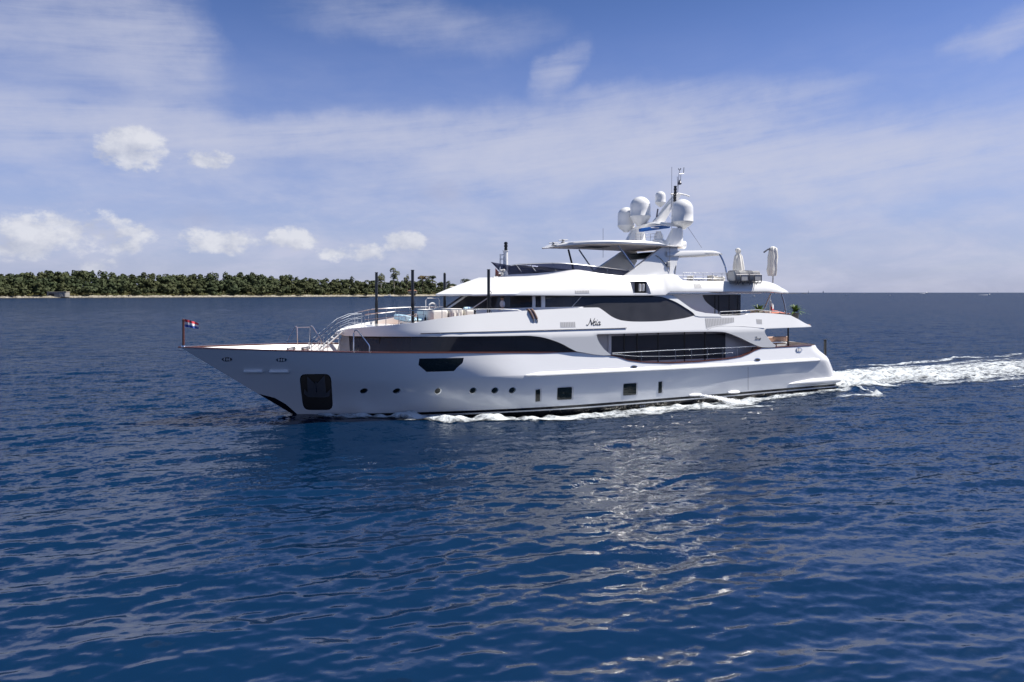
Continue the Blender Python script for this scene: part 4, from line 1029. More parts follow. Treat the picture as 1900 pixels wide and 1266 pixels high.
# foremast on the brow
mb = MB(); b, z0 = un(938, 520, -0.2); z1 = un(938, 465, -0.2)[1]
mb.lathe((b, -.2, z0), [(.17, 0), (.16, .5), (.145, z1 - z0 - .04), (.19, z1 - z0 - .03), (.19, z1 - z0)], 14)
mb.tube([(b - .36, -.2, z0 + .35), (b - .33, -.2, z0 + 1.0), (b - .33, -.2, z0 + 1.55)], .05, 6)
for zz in (.5, .9, 1.25, 1.5): mb.tube([(b - .33, -.2, z0 + zz), (b, -.2, z0 + zz)], .03, 5)
fm_ = mb.build('foremast', 'white', Y, 30)
mb = MB(); h = un(938, 449, -.2)[1] - z1
mb.lathe((b + .02, -.2, z1), [(.09, 0), (.1, .03), (.1, h * .28), (.06, h * .32), (.11, h * .38), (.11, h * .64), (.06, h * .68), (.12, h * .74), (.1, h * .94), (.05, h)], 10)
mb.build('mast_light', 'carbon', fm_, 30)
for px, py in ((921, 515), (927, 516.6), (931, 508), (934, 502)):
    mb = MB(); q_ = base(px, py, -0.6); mb.lathe((q_.x, q_.y, q_.z - .1), [(.04, 0), (.1, .03), (.11, .12), (.06, .18)], 8); mb.tube([q_ + Vector((-.22, -.05, 0)), q_ + Vector((.12, .02, .02))], .05, 6); mb.build('search_light', 'grey', Y, 30)

# ------------------------------------------------------------------ yacht: rails and stairs
def rail_pts(P, v): return [tuple(base(x, y, v(x) if callable(v) else v)) for x, y in P]
BT = lin(BON_TOP, hbU)
mb = MB()
top_z = lambda b: float(np.interp(b, [3.2, 4.6, 7.5, 10.2, 11.6], [5.42, 5.62, 5.70, 5.70, 5.64]))
for sg in (-1, 1):
    xs = [3.4 + 8.0 * i / 40 for i in range(41)]
    vv = lambda b: sg * (hbU(b, BT(b)) - 0.07)
    mb.tube([(b, vv(b), top_z(b)) for b in xs], 0.026, 6)
    mb.tube([(b, vv(b), (top_z(b) + BT(b)) / 2 + 0.06) for b in xs if b < 6.4], 0.013, 5)
    for b in (3.4, 3.9, 4.35, 4.95, 5.55, 6.15, 7.1, 8.0, 8.85, 9.7, 10.5): mb.tube([(b, vv(b), BT(b) - 0.05), (b, vv(b), top_z(b))], 0.018, 5)
    mb.tube([(11.4, vv(11.4), top_z(11.4)), (11.62, vv(11.6), BT(11.6))], 0.026, 6)
mb.build('foredeck_railing', 'steel', Y, 40)
mb = MB()       # stair rails from the foredeck up to the nose
for v in (-0.55, 0.55):
    for dz_ in (0.0, -0.26, -0.5):
        mb.tube([(0.75, v, 2.95), (0.75, v, 3.9 + dz_ * .6), (0.95, v, 4.1 + dz_ * .8), (2.25, v, 5.16 + dz_), (2.9, v, 5.42 + dz_), (3.4, v, 5.46 + dz_)] if dz_ == 0 else [(0.75, v, 3.9 + dz_ * .8), (2.25, v, 5.16 + dz_), (2.9, v, 5.42 + dz_), (3.4, v, 5.46 + dz_)], 0.024 if dz_ == 0 else 0.014, 6)
    for b, z0, z1 in ((1.25, 3.5, 4.35), (1.75, 3.9, 4.75), (2.25, 4.45, 5.16), (2.9, 4.6, 5.42), (3.4, 4.6, 5.46)): mb.tube([(b, v, z0), (b, v, z1)], 0.016, 5)
P = rail_pts([(629.5, 652.5), (629, 616)], -2.3); mb.tube(P, .02, 5)
mb.build('stair_railing', 'steel', Y, 40)
mb = MB()
for i in range(7): mb.box(0.7 + .24 * i, 1.0 + .24 * i, -.52, .52, 2.95 + .23 * i, 3.0 + .23 * i)
for v in (-.54, .54): mb.tube([(0.65, v, 2.95), (2.4, v, 4.5)], .05, 5)
mb.build('foredeck_stair', 'matte', Y, 0)
mb = MB()
mb.tube(rail_pts([(531.5, 639.5), (532.4, 633), (546.6, 607), (549, 605.4), (551.6, 607.6), (552.4, 640)], 1.9), .026, 6)
mb.tube(rail_pts([(575, 640), (575, 608), (576, 605.4), (578, 604.8), (581, 607), (596.6, 631.6), (597.6, 640)], 1.9), .026, 6)
mb.tube(rail_pts([(552, 607.6), (575, 607)], 1.9), .016, 5); mb.build('boarding_rail', 'steel', Y, 40)
vr = lambda x: -(hull_hb(un(x, 652, -3.2)[0], 3.6) - .1)
MB().tube(rail_pts([(656.4, 653), (656.4, 619), (657.6, 614.6), (660.5, 612.6), (664, 614), (684, 640), (685.4, 644), (685.2, 653)], vr), .034, 6).build('boarding_rail', 'steel', Y, 40)
for x_ in (600, 608): MB().tube(rail_pts([(x_, 652), (x_, 620)], -1.2), .02, 5).build('rail_post', 'steel', Y, 40)
RT = [(1136, 655.4), (1180, 653), (1241, 649.8), (1300, 647.4), (1360, 644.8), (1402, 642.6)]   # rail in the main deck opening
vfr = lambda b, z: hbU0(b) - 0.03
for sg in (-1, 1):
    mb = MB()
    for dy in (0, 1):
        P = []
        for x, y in RT[:-1 if dy else None]:
            b, z = unv(x, y, vfr); zz = z if dy == 0 else (z + sheer(b)) / 2 + .02
            if dy == 0 or z - sheer(b) > .1: P.append((b, sg * vfr(b, z), zz))
        mb.tube(P, 0.024 if dy == 0 else .014, 6)
    for x in (1158, 1190, 1222.5, 1253, 1283, 1312.5, 1341, 1368):
        y = float(np.interp(x, [p[0] for p in RT], [p[1] for p in RT])); b, z = unv(x, y, vfr)
        mb.tube([(b, sg * vfr(b, z), sheer(b) - .02), (b, sg * vfr(b, z), z)], .018, 5)
    mb.build('side_railing', 'steel', Y, 40)
panel('boarding_gate', [(1394, 653.5), (1397, 646.5), (1402, 643), (1409, 644.8), (1410, 648), (1403, 652), (1396, 659), (1391, 661)], lambda b, z: hbU0(b) - .14, 'varnish', th=.1)
def railing(name, P, zf, h, posts, mids=(0.5,), m='steel'):
    mb = MB(); Q = [(b, v, zf(b) + h) for b, v in P]
    mb.tube(Q, .022, 6)
    for f in mids: mb.tube([(b, v, zf(b) + h * f) for b, v in P], .011, 5)
    for i in posts:
        b, v = P[i]; mb.tube([(b, v, zf(b)), (b, v, zf(b) + h)], .017, 5)
    return mb.build(name, m, Y, 40)
ux = [25.2 + .5 * i for i in range(11)]
zup_ = lambda b: float(np.interp(b, [25, 27, 28.2, 30.5], [4.98, 5.03, 5.08, 4.9]))
P = [(b, -(hbU0(b) - .42)) for b in ux] + [(30.6, -2.6), (30.8, -1.8), (30.85, 0), (30.8, 1.8), (30.6, 2.6)] + [(b, (hbU0(b) - .42)) for b in ux[::-1]]
railing('upper_aft_railing', P, lambda b: zup_(b), 0.42, range(0, len(P), 2), (0.0, 0.5))
sx_ = [22.8 + .75 * i for i in range(8)]
P = [(b, -(planT(b) - .25)) for b in sx_[:5]] + [(b, -(planT(b) - .25)) for b in sx_[5:]] + [(29.2, -1.9), (29.4, 0), (29.2, 1.9)] + [(b, (planT(b) - .25)) for b in sx_[::-1]]
railing('sun_deck_railing', P, lambda b: 7.22 - .0 * b, 0.62, range(len(P)), (0.42,))
for v in (-2.4, 2.4):
    MB().tube([base(1430.6, 545.6, v), base(1416.4, 578, v)], .06, 7).build('sun_deck_support', 'steel', Y, 40)
    MB().tube(cr([tuple(base(1450, 546, v)), tuple(base(1455, 562, v)), tuple(base(1458.6, 583, v))], 4), .05, 7).build('sun_deck_support', 'steel', Y, 40)
for sg in (-1, 1):
    b, z = un(1462.4, 640, -2.9); MB().tube([(b, sg * 2.9, 2.1), (b, sg * 2.9, 4.4)], .055, 8).build('overhang_pillar', 'carbon', Y, 40)

# ------------------------------------------------------------------ loose things aboard (each stands on the yacht)
def aboard(name, bx, v, z, label, cat, group=None): return empty(name, world_of(bx, v, z), PSI, label, cat, group)
AW = 'black awning poles on the foredeck'
for (px, top, zb, v, rpx, lab) in ((698.5, 505.5, 4.44, 2.3, 2.8, 'black awning pole nearest the bow, before the tall pale-trunked pine on shore'),
                                   (765.5, 501, 4.5, -2.75, 3.1, 'tallest black awning pole, beside the blue sun pad cushions'),
                                   (825, 506, 4.6, 2.4, 2.6, 'black awning pole with a rounded tip, beside the lifebuoy stand'),
                                   (906.6, 500, 5.2, -2.75, 3.0, 'black awning pole standing before the wheelhouse windows')):
    b, zt = un(px, top, v); t_ = aboard('awning_pole', b, v, zb, lab, 'pole', AW); h = zt - zb; r = rpx / FOC * (BY0 + b * SP + v * CP)
    mb = MB(); mb.lathe((0, 0, 0.0), [(r * 1.0, 0), (r * 1.0, h * .45), (r * 1.06, h * .46), (r * .92, h * .48), (r * .92, h * .97), (r * .8, h * .985)] + ([(r * .4, h)] if px > 820 and px < 830 else [(r * 1.1, h * .987), (r * 1.1, h)]), 14); mb.build('shaft', 'carbon', t_, 30)
    mb = MB(); mb.lathe((0, 0, 0), [(r * 1.5, 0), (r * 1.5, .05), (r * 1.1, .09)], 14); mb.build('socket', 'steel', t_, 30)
    if v < 0:
        mb = MB()
        for k in range(5):
            zz = h * (.08 + .1 * k) * (1.0 if px > 800 else .9); mb.tube([(r * .9, -r * .6, zz), (r * 1.7, -r * .8, zz + .1), (r * .9, -r * .6, zz + .2)], .018, 5)
        mb.build('lashing', 'line', t_, 0)
# bow flagstaff and flags
def flag_mesh(L, Hh, nx, ny, droop, bands=None, rip=0.05, wind=0.2):
    V, F = [], []
    for i in range(nx + 1):
        for j in range(ny + 1):
            u, w = i / nx, j / ny
            V.append((u * L * (1 - .1 * droop), rip * math.sin(u * 9 + w * 1.5) * u ** .5 + rip * .5 * math.sin(u * 17 + 2 * w), w * Hh * (1 - .25 * u) - droop * u ** 1.3))
    for i in range(nx):
        for j in range(ny): F.append((i * (ny + 1) + j, (i + 1) * (ny + 1) + j, (i + 1) * (ny + 1) + j + 1, i * (ny + 1) + j + 1))
    return V, F
def flag(name, at_, rz, L, Hh, droop, mats, label, cat='flag', rip=.05):
    V, F = flag_mesh(L, Hh, 16, 9, droop, rip=rip)
    me = bpy.data.meshes.new(name); me.from_pydata(V, [], F)
    for m in mats: me.materials.append(M[m])
    for k, p_ in enumerate(me.polygons): p_.material_index = min(len(mats) - 1, (k % 9) * len(mats) // 9); p_.use_smooth = True
    o = bpy.data.objects.new(name, me); COL.objects.link(o); o.location = at_; o.rotation_euler = (0, 0, rz); return tag(o, label, cat)
b = -5.42; t_ = aboard('flagstaff', b, 0, 3.82, 'short varnished wooden flagstaff at the tip of the bow', 'flagstaff')
mb = MB(); mb.lathe((0, 0, 0), [(.06, 0), (.055, 1.36), (.075, 1.37), (.075, 1.42), (.03, 1.45)], 10); mb.build('staff', 'varnish', t_, 30)
mb = MB(); mb.lathe((0, 0, 0), [(.11, 0), (.11, .05), (.08, .12)], 12); mb.build('foot', 'steel', t_, 30)
flag('flag', world_of(b + .06, 0, 4.86), R(14), .66, .40, .12, ['fblue', 'fwhite', 'red'], 'small red white and blue striped flag flying from the bow flagstaff')
b, z = un(1429, 548, 0.3); t_ = aboard('flagstaff', b, .3, 4.9, 'white flagstaff at the aft end of the upper deck', 'flagstaff')
mb = MB(); mb.tube([(0, 0, 0), (-.03, 0, .8), (.02, 0, 1.6)], .028, 8, .02); mb.build('staff', 'white', t_); mb = MB(); mb.lathe((0, 0, 0), [(.09, 0), (.09, .04), (.05, .1)], 10); mb.build('foot', 'steel', t_)
flag('flag', world_of(b + .03, .3, 5.15), R(-60), .24, .95, .25, ['red', 'red', 'fwhite'], 'limp red ensign hanging from the upper deck flagstaff', rip=.09)
b, z = un(918.5, 513, 0.9)
o = flag('flag', world_of(b, .9, z - .1), R(-20), .42, .62, .28, ['rope', 'orange', 'orange'], 'orange and brown flag hanging limp beside the white foremast', rip=.09)
# sun pads, covered seats
def cushion(mb, x0, x1, y0, y1, z0, z1): mb.box(x0, x1, y0, y1, z0, z1, 0.06)
b0 = un(722, 590, -0.8)[0]
t_ = aboard('sun_pad', 5.9, 0.5, 4.46, 'low white foredeck sun pad with pale blue cushions and back rolls', 'sun pad')
mb = MB(); mb.box(-1.9, 1.5, -1.5, 1.6, 0, .30, .08); mb.box(.2, 1.5, -1.5, 1.6, .28, .52, .06); mb.build('base', 'white', t_, 30)
mb = MB()
for k in range(3): cushion(mb, -.0, 1.45, -1.45 + 1.02 * k, -.47 + 1.02 * k, .52, .66)
mb.build('mattress', 'cush', t_, 30)
for k in range(3):
    mb = MB(); cushion(mb, -.15 + .0 * k, .2, -1.4 + 1.0 * k, -.55 + 1.0 * k, .55, .86); mb.build('bolster', 'cush', t_, 30)
for px, v, w in ((775, -1.2, .05), (789, -1.1, .05), (793, -.9, .05)):
    b, z = un(px, 583, v); mb = MB(); t2 = aboard('bottle', b, v, 4.98, {775: 'dark bottle on the sun pad right beside the tallest black pole', 789: 'dark bottle left of a close pair on the sun pad edge', 793: 'dark bottle right of a close pair on the sun pad edge'}[px], 'bottle', 'bottles on the sun pad')
    mb.lathe((0, 0, 0), [(.045, 0), (.05, .02), (.05, .2), (.018, .27), (.018, .36)], 10); mb.build('glass_body', 'dark', t2, 30); mb = MB(); mb.lathe((0, 0, .36), [(.022, 0), (.022, .04)], 8); mb.build('cap', 'steel', t2, 30)
def covered(px0, px1, v0, v1, zb, zt, lab, wr=0.0):
    b0 = un(px0, 580, v0)[0]; b1 = un(px1, 580, v0)[0]
    o = aboard('covered_seat', (b0 + b1) / 2, (v0 + v1) / 2, zb, lab, 'covered seat', 'covered foredeck seats')
    h = (b1 - b0) / 2; w = abs(v1 - v0) / 2; H = zt - zb; L = []
    for z, f in ((0, 1.0), (.3, 1.01), (.8, 1.0), (.95, .985), (1, .94)):
        ring = []
        for k in range(48):
            a = 2 * math.pi * k / 48; cx, cy = math.cos(a), math.sin(a); s = 1 / max(abs(cx), abs(cy)); s = min(s, 1.32)
            j = 1 + wr * .03 * math.sin(a * 13 + z * 4) * (1 - z)
            ring.append((cx * s * h * f * j, cy * s * w * f * j, z * H))
        L.append(ring)
    mb = MB(); mb.rings(L, True, True, True); mb.build('canvas_cover', 'canvas', o, 40)
    mb = MB(); mb.tube([(-h * .95, -w * 1.02, .08), (h * .95, -w * 1.02, .08)], .015, 5); mb.build('tie_cord', 'grey', o, 0)
covered(801, 833, -1.9, 1.5, 4.5, 5.62, 'taller smooth white canvas-covered seat behind the foredeck railing')
covered(835, 861, -2.0, 1.4, 4.6, 5.70, 'white canvas-covered seat with wrinkled folds before the wheelhouse', 2.0)
covered(865, 880, -2.0, -.6, 5.0, 5.62, 'smallest white covered seat, close under the wheelhouse windscreen')
t_ = aboard('rolled_towel', *[*un(868, 573, -1.6)][:1], -1.6, 5.64, 'blue rolled towel lying on the smallest covered seat', 'towel')
mb = MB(); mb.tube([(-.25, -.1, .07), (0, 0, .08), (.3, .1, .07)], .075, 10); mb.build('towel_roll', 'cush', t_, 40)
mb = MB(); mb.tube([(-.02, -.01, .08), (.02, .01, .08)], .082, 10); mb.build('towel_band', 'fblue', t_, 40)
b, _ = un(803, 560, 2.6)
t_ = aboard('lifebuoy_stand', b, 2.6, 4.5, 'white tube stand with a ring lifebuoy on the foredeck', 'lifebuoy stand')
mb = MB(); mb.tube([(-.45, 0, 0), (-.45, 0, 1.62), (-.35, 0, 1.75), (.35, 0, 1.75), (.42, 0, 1.62), (.42, 0, 0)], .028, 7); mb.tube([(-.75, 0, 1.22), (-.2, 0, 1.22)], .03, 6); mb.tube([(.2, 0, 1.2), (.42, 0, 1.2)], .025, 6); mb.tube([(-.2, 0, .62), (.42, 0, .62)], .035, 6); mb.build('frame', 'white', t_)
mb = MB(); mb.tube([(-.02 + .24 * math.cos(a), -.02, 1.2 + .24 * math.sin(a)) for a in (2 * math.pi * k / 24 for k in range(25))], .055, 8); mb.build('ring', 'fwhite', t_)
# rope fenders over the bulwark
def hang(px0, px1, lab):
    P = along(cr([(px0, 576.3), (px0 + 3, 581), (px0 + 6, 587), (px0 + 8, 592)], 3), hbU, .06)
    b0, v0, z0 = P[0]; o = aboard('rope_fender', b0, v0, z0, lab, 'fender', 'rope fenders over the bulwark')
    L = [(p[0] - b0, p[1] - v0, p[2] - z0) for p in P]
    mb = MB(); mb.tube([(L[0][0] - .02, .25, .02), (L[0][0], .08, .05)] + L[1:], .062, 9); mb.build('rope_body', 'rope', o)
    e = L[-1]; mb = MB(); mb.tube([e, (e[0] + .03, e[1] - .01, e[2] - .1), (e[0] + .03, e[1], e[2] - .2)], .04, 7, .02); mb.build('end_tassel', 'grey', o)
hang(981, 0, 'brown rope fender nearer the bow, draped over the white bulwark'); hang(987.6, 0, 'brown rope fender nearer the stern, draped over the white bulwark')
# captain in the wheelhouse
def person(bx, v, z, label):
    o = aboard('person', bx, v, z, label, 'person')
    J = [(0, 0, .95), (0, 0, 1.15), (0, 0, 1.38), (0, 0, 1.5), (.01, 0, 1.6), (-.03, 0, 1.70), (0, -.19, 1.40), (-.03, -.24, 1.14), (-.22, -.2, 1.02), (-.30, -.18, 1.02), (0, .19, 1.40), (-.03, .24, 1.14), (-.22, .2, 1.02), (-.30, .18, 1.02),
         (0, -.1, .9), (0, -.11, .48), (0, -.11, .07), (-.15, -.12, .03), (0, .1, .9), (0, .11, .48), (0, .11, .07), (-.15, .12, .03)]
    Ed = [(0, 1), (1, 2), (2, 3), (3, 4), (4, 5), (2, 6), (6, 7), (7, 8), (8, 9), (2, 10), (10, 11), (11, 12), (12, 13), (0, 14), (14, 15), (15, 16), (16, 17), (0, 18), (18, 19), (19, 20), (20, 21)]
    Rd = [.15, .135, .15, .06, .085, .09, .075, .052, .04, .035, .075, .052, .04, .035, .10, .07, .05, .04, .10, .07, .05, .04]
    me = bpy.data.meshes.new('body'); me.from_pydata(J, Ed, []); ob = bpy.data.objects.new('body', me); COL.objects.link(ob); ob.parent = o
    ob.modifiers.new('skin', 'SKIN'); ob.modifiers.new('sub', 'SUBSURF').levels = 2; ob.modifiers['sub'].render_levels = 2
    if not me.skin_vertices: me.attributes
    for i, sv_ in enumerate(me.skin_vertices[0].data): sv_.radius = (Rd[i], Rd[i]); sv_.use_root = i == 0
    me.materials.append(M['skin'])
    mb = MB(); L = []
    for zz, rx, ry in ((.92, .15, .19), (1.1, .15, .18), (1.3, .15, .21), (1.44, .12, .20), (1.52, .07, .09)): L.append([(rx * math.cos(a), ry * math.sin(a), zz) for a in (2 * math.pi * k / 20 for k in range(20))])
    mb.rings(L, True)
    for s in (-1, 1): mb.tube([(0, s * .17, 1.42), (-.01, s * .23, 1.3), (-.03, s * .25, 1.17)], .085, 10, .07)
    mb.build('shirt', 'shirt', o, 60)
    mb = MB()
    for s in (-1, 1): mb.tube([(0, s * .09, .96), (0, s * .11, .5), (0, s * .11, .08)], .115, 10, .085)
    mb.build('trousers', 'trouser', o, 60)
    mb = MB(); mb.lathe((.02, 0, 1.66), [(.105, 0), (.112, .06), (.09, .12), (.04, .155)], 14); mb.build('hair', 'hair', o, 60)
    return o
b, z = un(932, 555, -2.15); person(b, -2.15, 4.62, 'person in white shirt and dark trousers at the helm behind the wheelhouse glass')
# sun deck furniture
def chair(px, v, lab, back=1):
    b, z = un(px, 512, v); o = aboard('deck_chair', b, v, 6.80, lab, 'deck chair', 'chairs on the sun deck')
    mb = MB(); mb.box(-.36, .36, -.34, .34, .32, .48, .05); mb.build('seat', 'canvas', o, 30)
    mb = MB(); mb.box(back * .30 - .07, back * .30 + .07, -.34, .34, .48, .95, .05); mb.build('backrest', 'canvas', o, 30)
    for x in (-.3, .3):
        for y in (-.28, .28): mb = MB(); mb.tube([(x, y, 0), (x, y, .34)], .022, 6); mb.build('leg', 'line', o)
chair(1274, 1.2, 'white padded deck chair closest to the radar arch on the sun deck'); chair(1312, -.6, 'white padded deck chair second from the radar arch, beside the round table'); chair(1332, .8, 'white padded deck chair nearest the curved hardtop pole', -1)
b, z = un(1297, 512, 0); o = aboard('deck_table', b, 0, 6.80, 'small low table with a shiny top between sun deck chairs', 'table')
mb = MB(); mb.lathe((0, 0, .62), [(.42, 0), (.45, .02), (.45, .05), (.42, .06)], 20); mb.build('table_top', 'steel', o, 30); mb = MB(); mb.lathe((0, 0, 0), [(.3, 0), (.3, .03), (.05, .06), (.05, .62)], 14); mb.build('pedestal', 'steel', o, 30)
o = aboard('sun_lounger', un(1330, 512, -1.2)[0] + 1.1, -1.0, 6.8, 'long pale sun lounger behind the two ribbed canisters', 'sun lounger')
mb = MB(); mb.box(-1.0, 1.0, -.7, .9, .2, .42, .06); mb.build('mattress', 'canvas', o, 30); mb = MB(); mb.box(-1.0, -.8, -.7, .9, .4, .85, .06); mb.build('backrest', 'canvas', o, 30); mb = MB(); mb.box(-.95, .95, -.65, .85, .0, .2); mb.build('base', 'lgrey', o, 0)
# life raft canisters in cradles outside the sun deck bulwark
for px0, px1, lab in ((1358.4, 1382.4, 'ribbed white life raft canister in a steel cradle, nearer the radar arch'), (1383.4, 1406.6, 'ribbed white life raft canister in a steel cradle, nearer the stern')):
    v = -3.42; b0, zt = un(px0, 502.6, v); b1, _ = un(px1, 502.6, v); _, zb = un((px0 + px1) / 2, 522, v)
    o = aboard('life_raft', (b0 + b1) / 2, v + .1, zb, lab, 'life raft', 'life rafts in cradles'); h = (b1 - b0) / 2; r = (zt - zb) / 2 ; L = []
    N_ = 29
    for i in range(N_):
        x = -h + 2 * h * i / (N_ - 1); e = 1 - .11 * (i % 2) - (.16 if i in (0, N_ - 1) else 0)
        L.append([(x, r * 1.15 * e * (abs(math.cos(a)) ** .55) * (1 if math.cos(a) > 0 else -1), r + r * e * (abs(math.sin(a)) ** .55) * (1 if math.sin(a) > 0 else -1)) for a in (2 * math.pi * k / 28 for k in range(28))])
    mb = MB(); mb.rings(L, True, True, True); mb.build('canister', 'canvas', o, 30)
    mb = MB()
    for x in (-h * .9, -h * .7, -h * .5, -h * .3): mb.tube([(x, r * 1.17 * (abs(math.cos(a)) ** .55) * (1 if math.cos(a) > 0 else -1), r + r * 1.02 * (abs(math.sin(a)) ** .55) * (1 if math.sin(a) > 0 else -1)) for a in (2 * math.pi * k / 28 + .01 for k in range(29))], .022, 5)
    mb.build('webbing', 'grey', o, 0)
    mb = MB(); mb.box(-.06, h * .94, -r * 1.15 - .06, -r * 1.15 - .012, r * .08, r * 1.25, .02); mb.build('label_plate', 'grey', o, 0)
    mb = MB()
    for x in (-h * .95, -.08, h * .95): mb.tube([(x, .35, -.12), (x, -r * 1.1, -.12), (x, -r * 1.2 - .04, .02), (x, -r * 1.2 - .04, r * 1.25)], .026, 6)
    mb.tube([(-h * .95, -r * 1.2 - .05, r * 1.22), (h * .95, -r * 1.2 - .05, r * 1.22)], .02, 5)
    for x in (-h * .7, -.2, .35 * h): mb.tube([(x - .14, -r * 1.0, .0), (x, -r * .9, -.22), (x + .14, -r * 1.0, .0)], .024, 5)
    mb.tube([(-h, -r * .9, -.1), (h, -r * .9, -.1)], .03, 6); mb.build('cradle', 'line', o, 30)
# folded parasols
def folds(mb, L0, seed, n=36):
    L = []
    for z, r, cx in L0: L.append([(cx + r * (1 + .16 * math.sin(a * 7 + seed + z * 1.1) + .07 * math.sin(a * 13 + z * 3)) * math.cos(a), r * (1 + .16 * math.sin(a * 7 + seed + z * 1.1)) * math.sin(a), z) for a in (2 * math.pi * k / n for k in range(n))])
    mb.rings(L, True, True, True)
b, zt = un(1370, 460.5, .6); o = aboard('parasol', b, .6, 6.8, 'upright white parasol folded shut on the sun deck', 'parasol', 'folded parasols'); H = zt - 6.8
mb = MB(); folds(mb, [(H * .34, .30, .04), (H * .5, .36, .03), (H * .66, .30, .02), (H * .8, .26, .01), (H * .87, .12, 0), (H * .92, .17, 0), (H * .97, .16, -.03), (H, .05, -.03)], 0); mb.build('canopy', 'canvas', o, 60)
mb = MB(); mb.tube([(0, 0, 0), (0, 0, H * .98)], .035, 8); mb.tube([(.38, 0, .1), (.36, 0, H * .72)], .03, 6); mb.build('pole', 'grey', o); mb = MB(); mb.lathe((0, 0, 0), [(.4, 0), (.4, .08), (.06, .12)], 16); mb.build('base', 'lgrey', o, 30)
b, zt = un(1432, 457.5, .8); o = aboard('parasol', b, .8, 6.8, 'white cantilever parasol folded at the stern with its arm sticking forward', 'parasol', 'folded parasols'); H = zt - 6.8
mb = MB(); folds(mb, [(H * .32, .26, .05), (H * .45, .34, .02), (H * .6, .30, .06), (H * .75, .33, .10), (H * .88, .27, .12), (H * .96, .26, .10), (H, .08, .1)], 2); mb.build('canopy', 'canvas', o, 60)
mb = MB(); mb.tube([(.1, 0, 0), (.12, 0, H * .97)], .045, 8); mb.build('pole', 'grey', o); mb = MB(); mb.tube([(.1, 0, H * .95), (-.35, 0, H * .93), (-.72, 0, H * .86)], .05, 8, .06); mb.build('arm', 'line', o); mb = MB(); mb.lathe((.1, 0, 0), [(.4, 0), (.4, .08), (.06, .12)], 16); mb.build('base', 'lgrey', o, 30)
# upper aft deck: palms, table
def palm_pot(px, v, lab, sc=1.0, seed=1):
    rs = random.Random(seed); b, z = un(px, 580, v); o = aboard('potted_palm', b, v, 4.46, lab, 'potted plant', 'potted palms on the upper aft deck')
    mb = MB(); mb.lathe((0, 0, 0), [(.20, 0), (.27, .62), (.29, .64), (.25, .65), (.24, .60)], 16); mb.build('pot', 'pot', o, 30)
    mb = MB()
    for k in range(70):
        a = rs.uniform(0, 6.28); e = rs.uniform(.15, 1.35); ln = sc * rs.uniform(.8, 1.2); d = Vector((math.cos(a) * math.cos(e), math.sin(a) * math.cos(e), math.sin(e))); s = Vector((-math.sin(a), math.cos(a), 0)); P = []
        for i in range(5):
            t = i / 4; c = d * ln * t + Vector((0, 0, .72 - .42 * ln * t * t)); w = .065 * sc * (1 - t) ** .6 + .003; P.append((c - s * w, c + s * w))
        for i in range(4): mb.add([P[i][0], P[i][1], P[i + 1][1], P[i + 1][0]], [(0, 1, 2, 3)])
    mb.build('leaves', 'palm', o, 0, fix=False)
palm_pot(1409, .3, 'bushy green palm in a pot beside the upper deck flagstaff', 1.05, 3); palm_pot(1475.5, .6, 'green palm in a pot alone at the aft end of the upper deck', .95, 5)
b, z = un(1434, 580, -.9)
o = aboard('dining_table', b + .1, -.9, 4.46, 'low wooden table with orange cloth on the upper aft deck', 'table'); mb = MB(); mb.box(-.8, .9, -.6, .6, .66, .70, .01); mb.build('table_top', 'teak', o, 0); mb = MB()
L = []
for i in range(22):
    x_ = -.6 + 1.4 * i / 21; L.append([(x_, y_, 0.705 + .2 * math.exp(-((x_ - .05) / .45) ** 2) * max(0, math.cos(y_ * 2.2)) * (.7 + .3 * math.sin(x_ * 11 + y_ * 7))) for y_ in [-.62 + 1.2 * j / 12 for j in range(13)]])
mb.rings(L, False); mb.build('cloth', 'orange', o, 60)
for x in (-.7, .8):
    for y in (-.5, .5): mb = MB(); mb.tube([(x, y, 0), (x, y, .66)], .03, 6); mb.build('leg', 'teak', o)
b, z = un(1420, 580, -.2); o = aboard('deck_sofa', b, -.1, 4.46, 'white upholstered seat just ahead of the orange-clothed table', 'seat'); mb = MB(); mb.box(-.4, .4, -1, 1, .15, .45, .05); mb.build('seat', 'canvas', o, 30); mb = MB(); mb.box(-.42, -.25, -1, 1, .45, .82, .05); mb.build('backrest', 'canvas', o, 30); mb = MB(); mb.box(-.38, .38, -.95, .95, 0, .15); mb.build('base', 'teak', o, 0)
b, z = un(1391, 578, -1.5); o = aboard('deck_stool', b, -1.5, 4.46, 'small white stool behind the railing beside the lounge window', 'stool'); mb = MB(); mb.box(-.2, .2, -.2, .2, .5, .62, .04); mb.build('seat', 'canvas', o, 30)
for x in (-.16, .16):
    for y in (-.16, .16): mb = MB(); mb.tube([(x, y, 0), (x, y, .5)], .018, 6); mb.build('leg', 'line', o)
# main aft deck
b, z = un(1452, 640, -.6); o = aboard('deck_sofa', b + .2, .6, 2.1, 'long teak bench with pinkish cushions on the aft main deck', 'seat'); mb = MB(); mb.box(-1.9, 1.9, -.35, .35, .55, .9, .05); mb.build('seat', 'matte', o, 30); mb = MB(); mb.box(-1.9, 1.9, .3, .5, .9, 1.28, .05); mb.build('backrest', 'teak', o, 30); mb = MB(); mb.box(-1.8, 1.8, -.3, .3, 0, .55); mb.build('base', 'teak', o, 0)
b, z = un(1450, 640, -2.2); o = aboard('deck_table', b, -1.7, 2.1, 'dark low table between the aft bench and the port bulwark', 'table'); mb = MB(); mb.box(-.5, .5, -.4, .4, 1.02, 1.1, .02); mb.build('table_top', 'varnish', o, 0); mb = MB(); mb.lathe((0, 0, 0), [(.3, 0), (.3, .04), (.06, .08), (.06, 1.02)], 12); mb.build('pedestal', 'steel', o, 30)
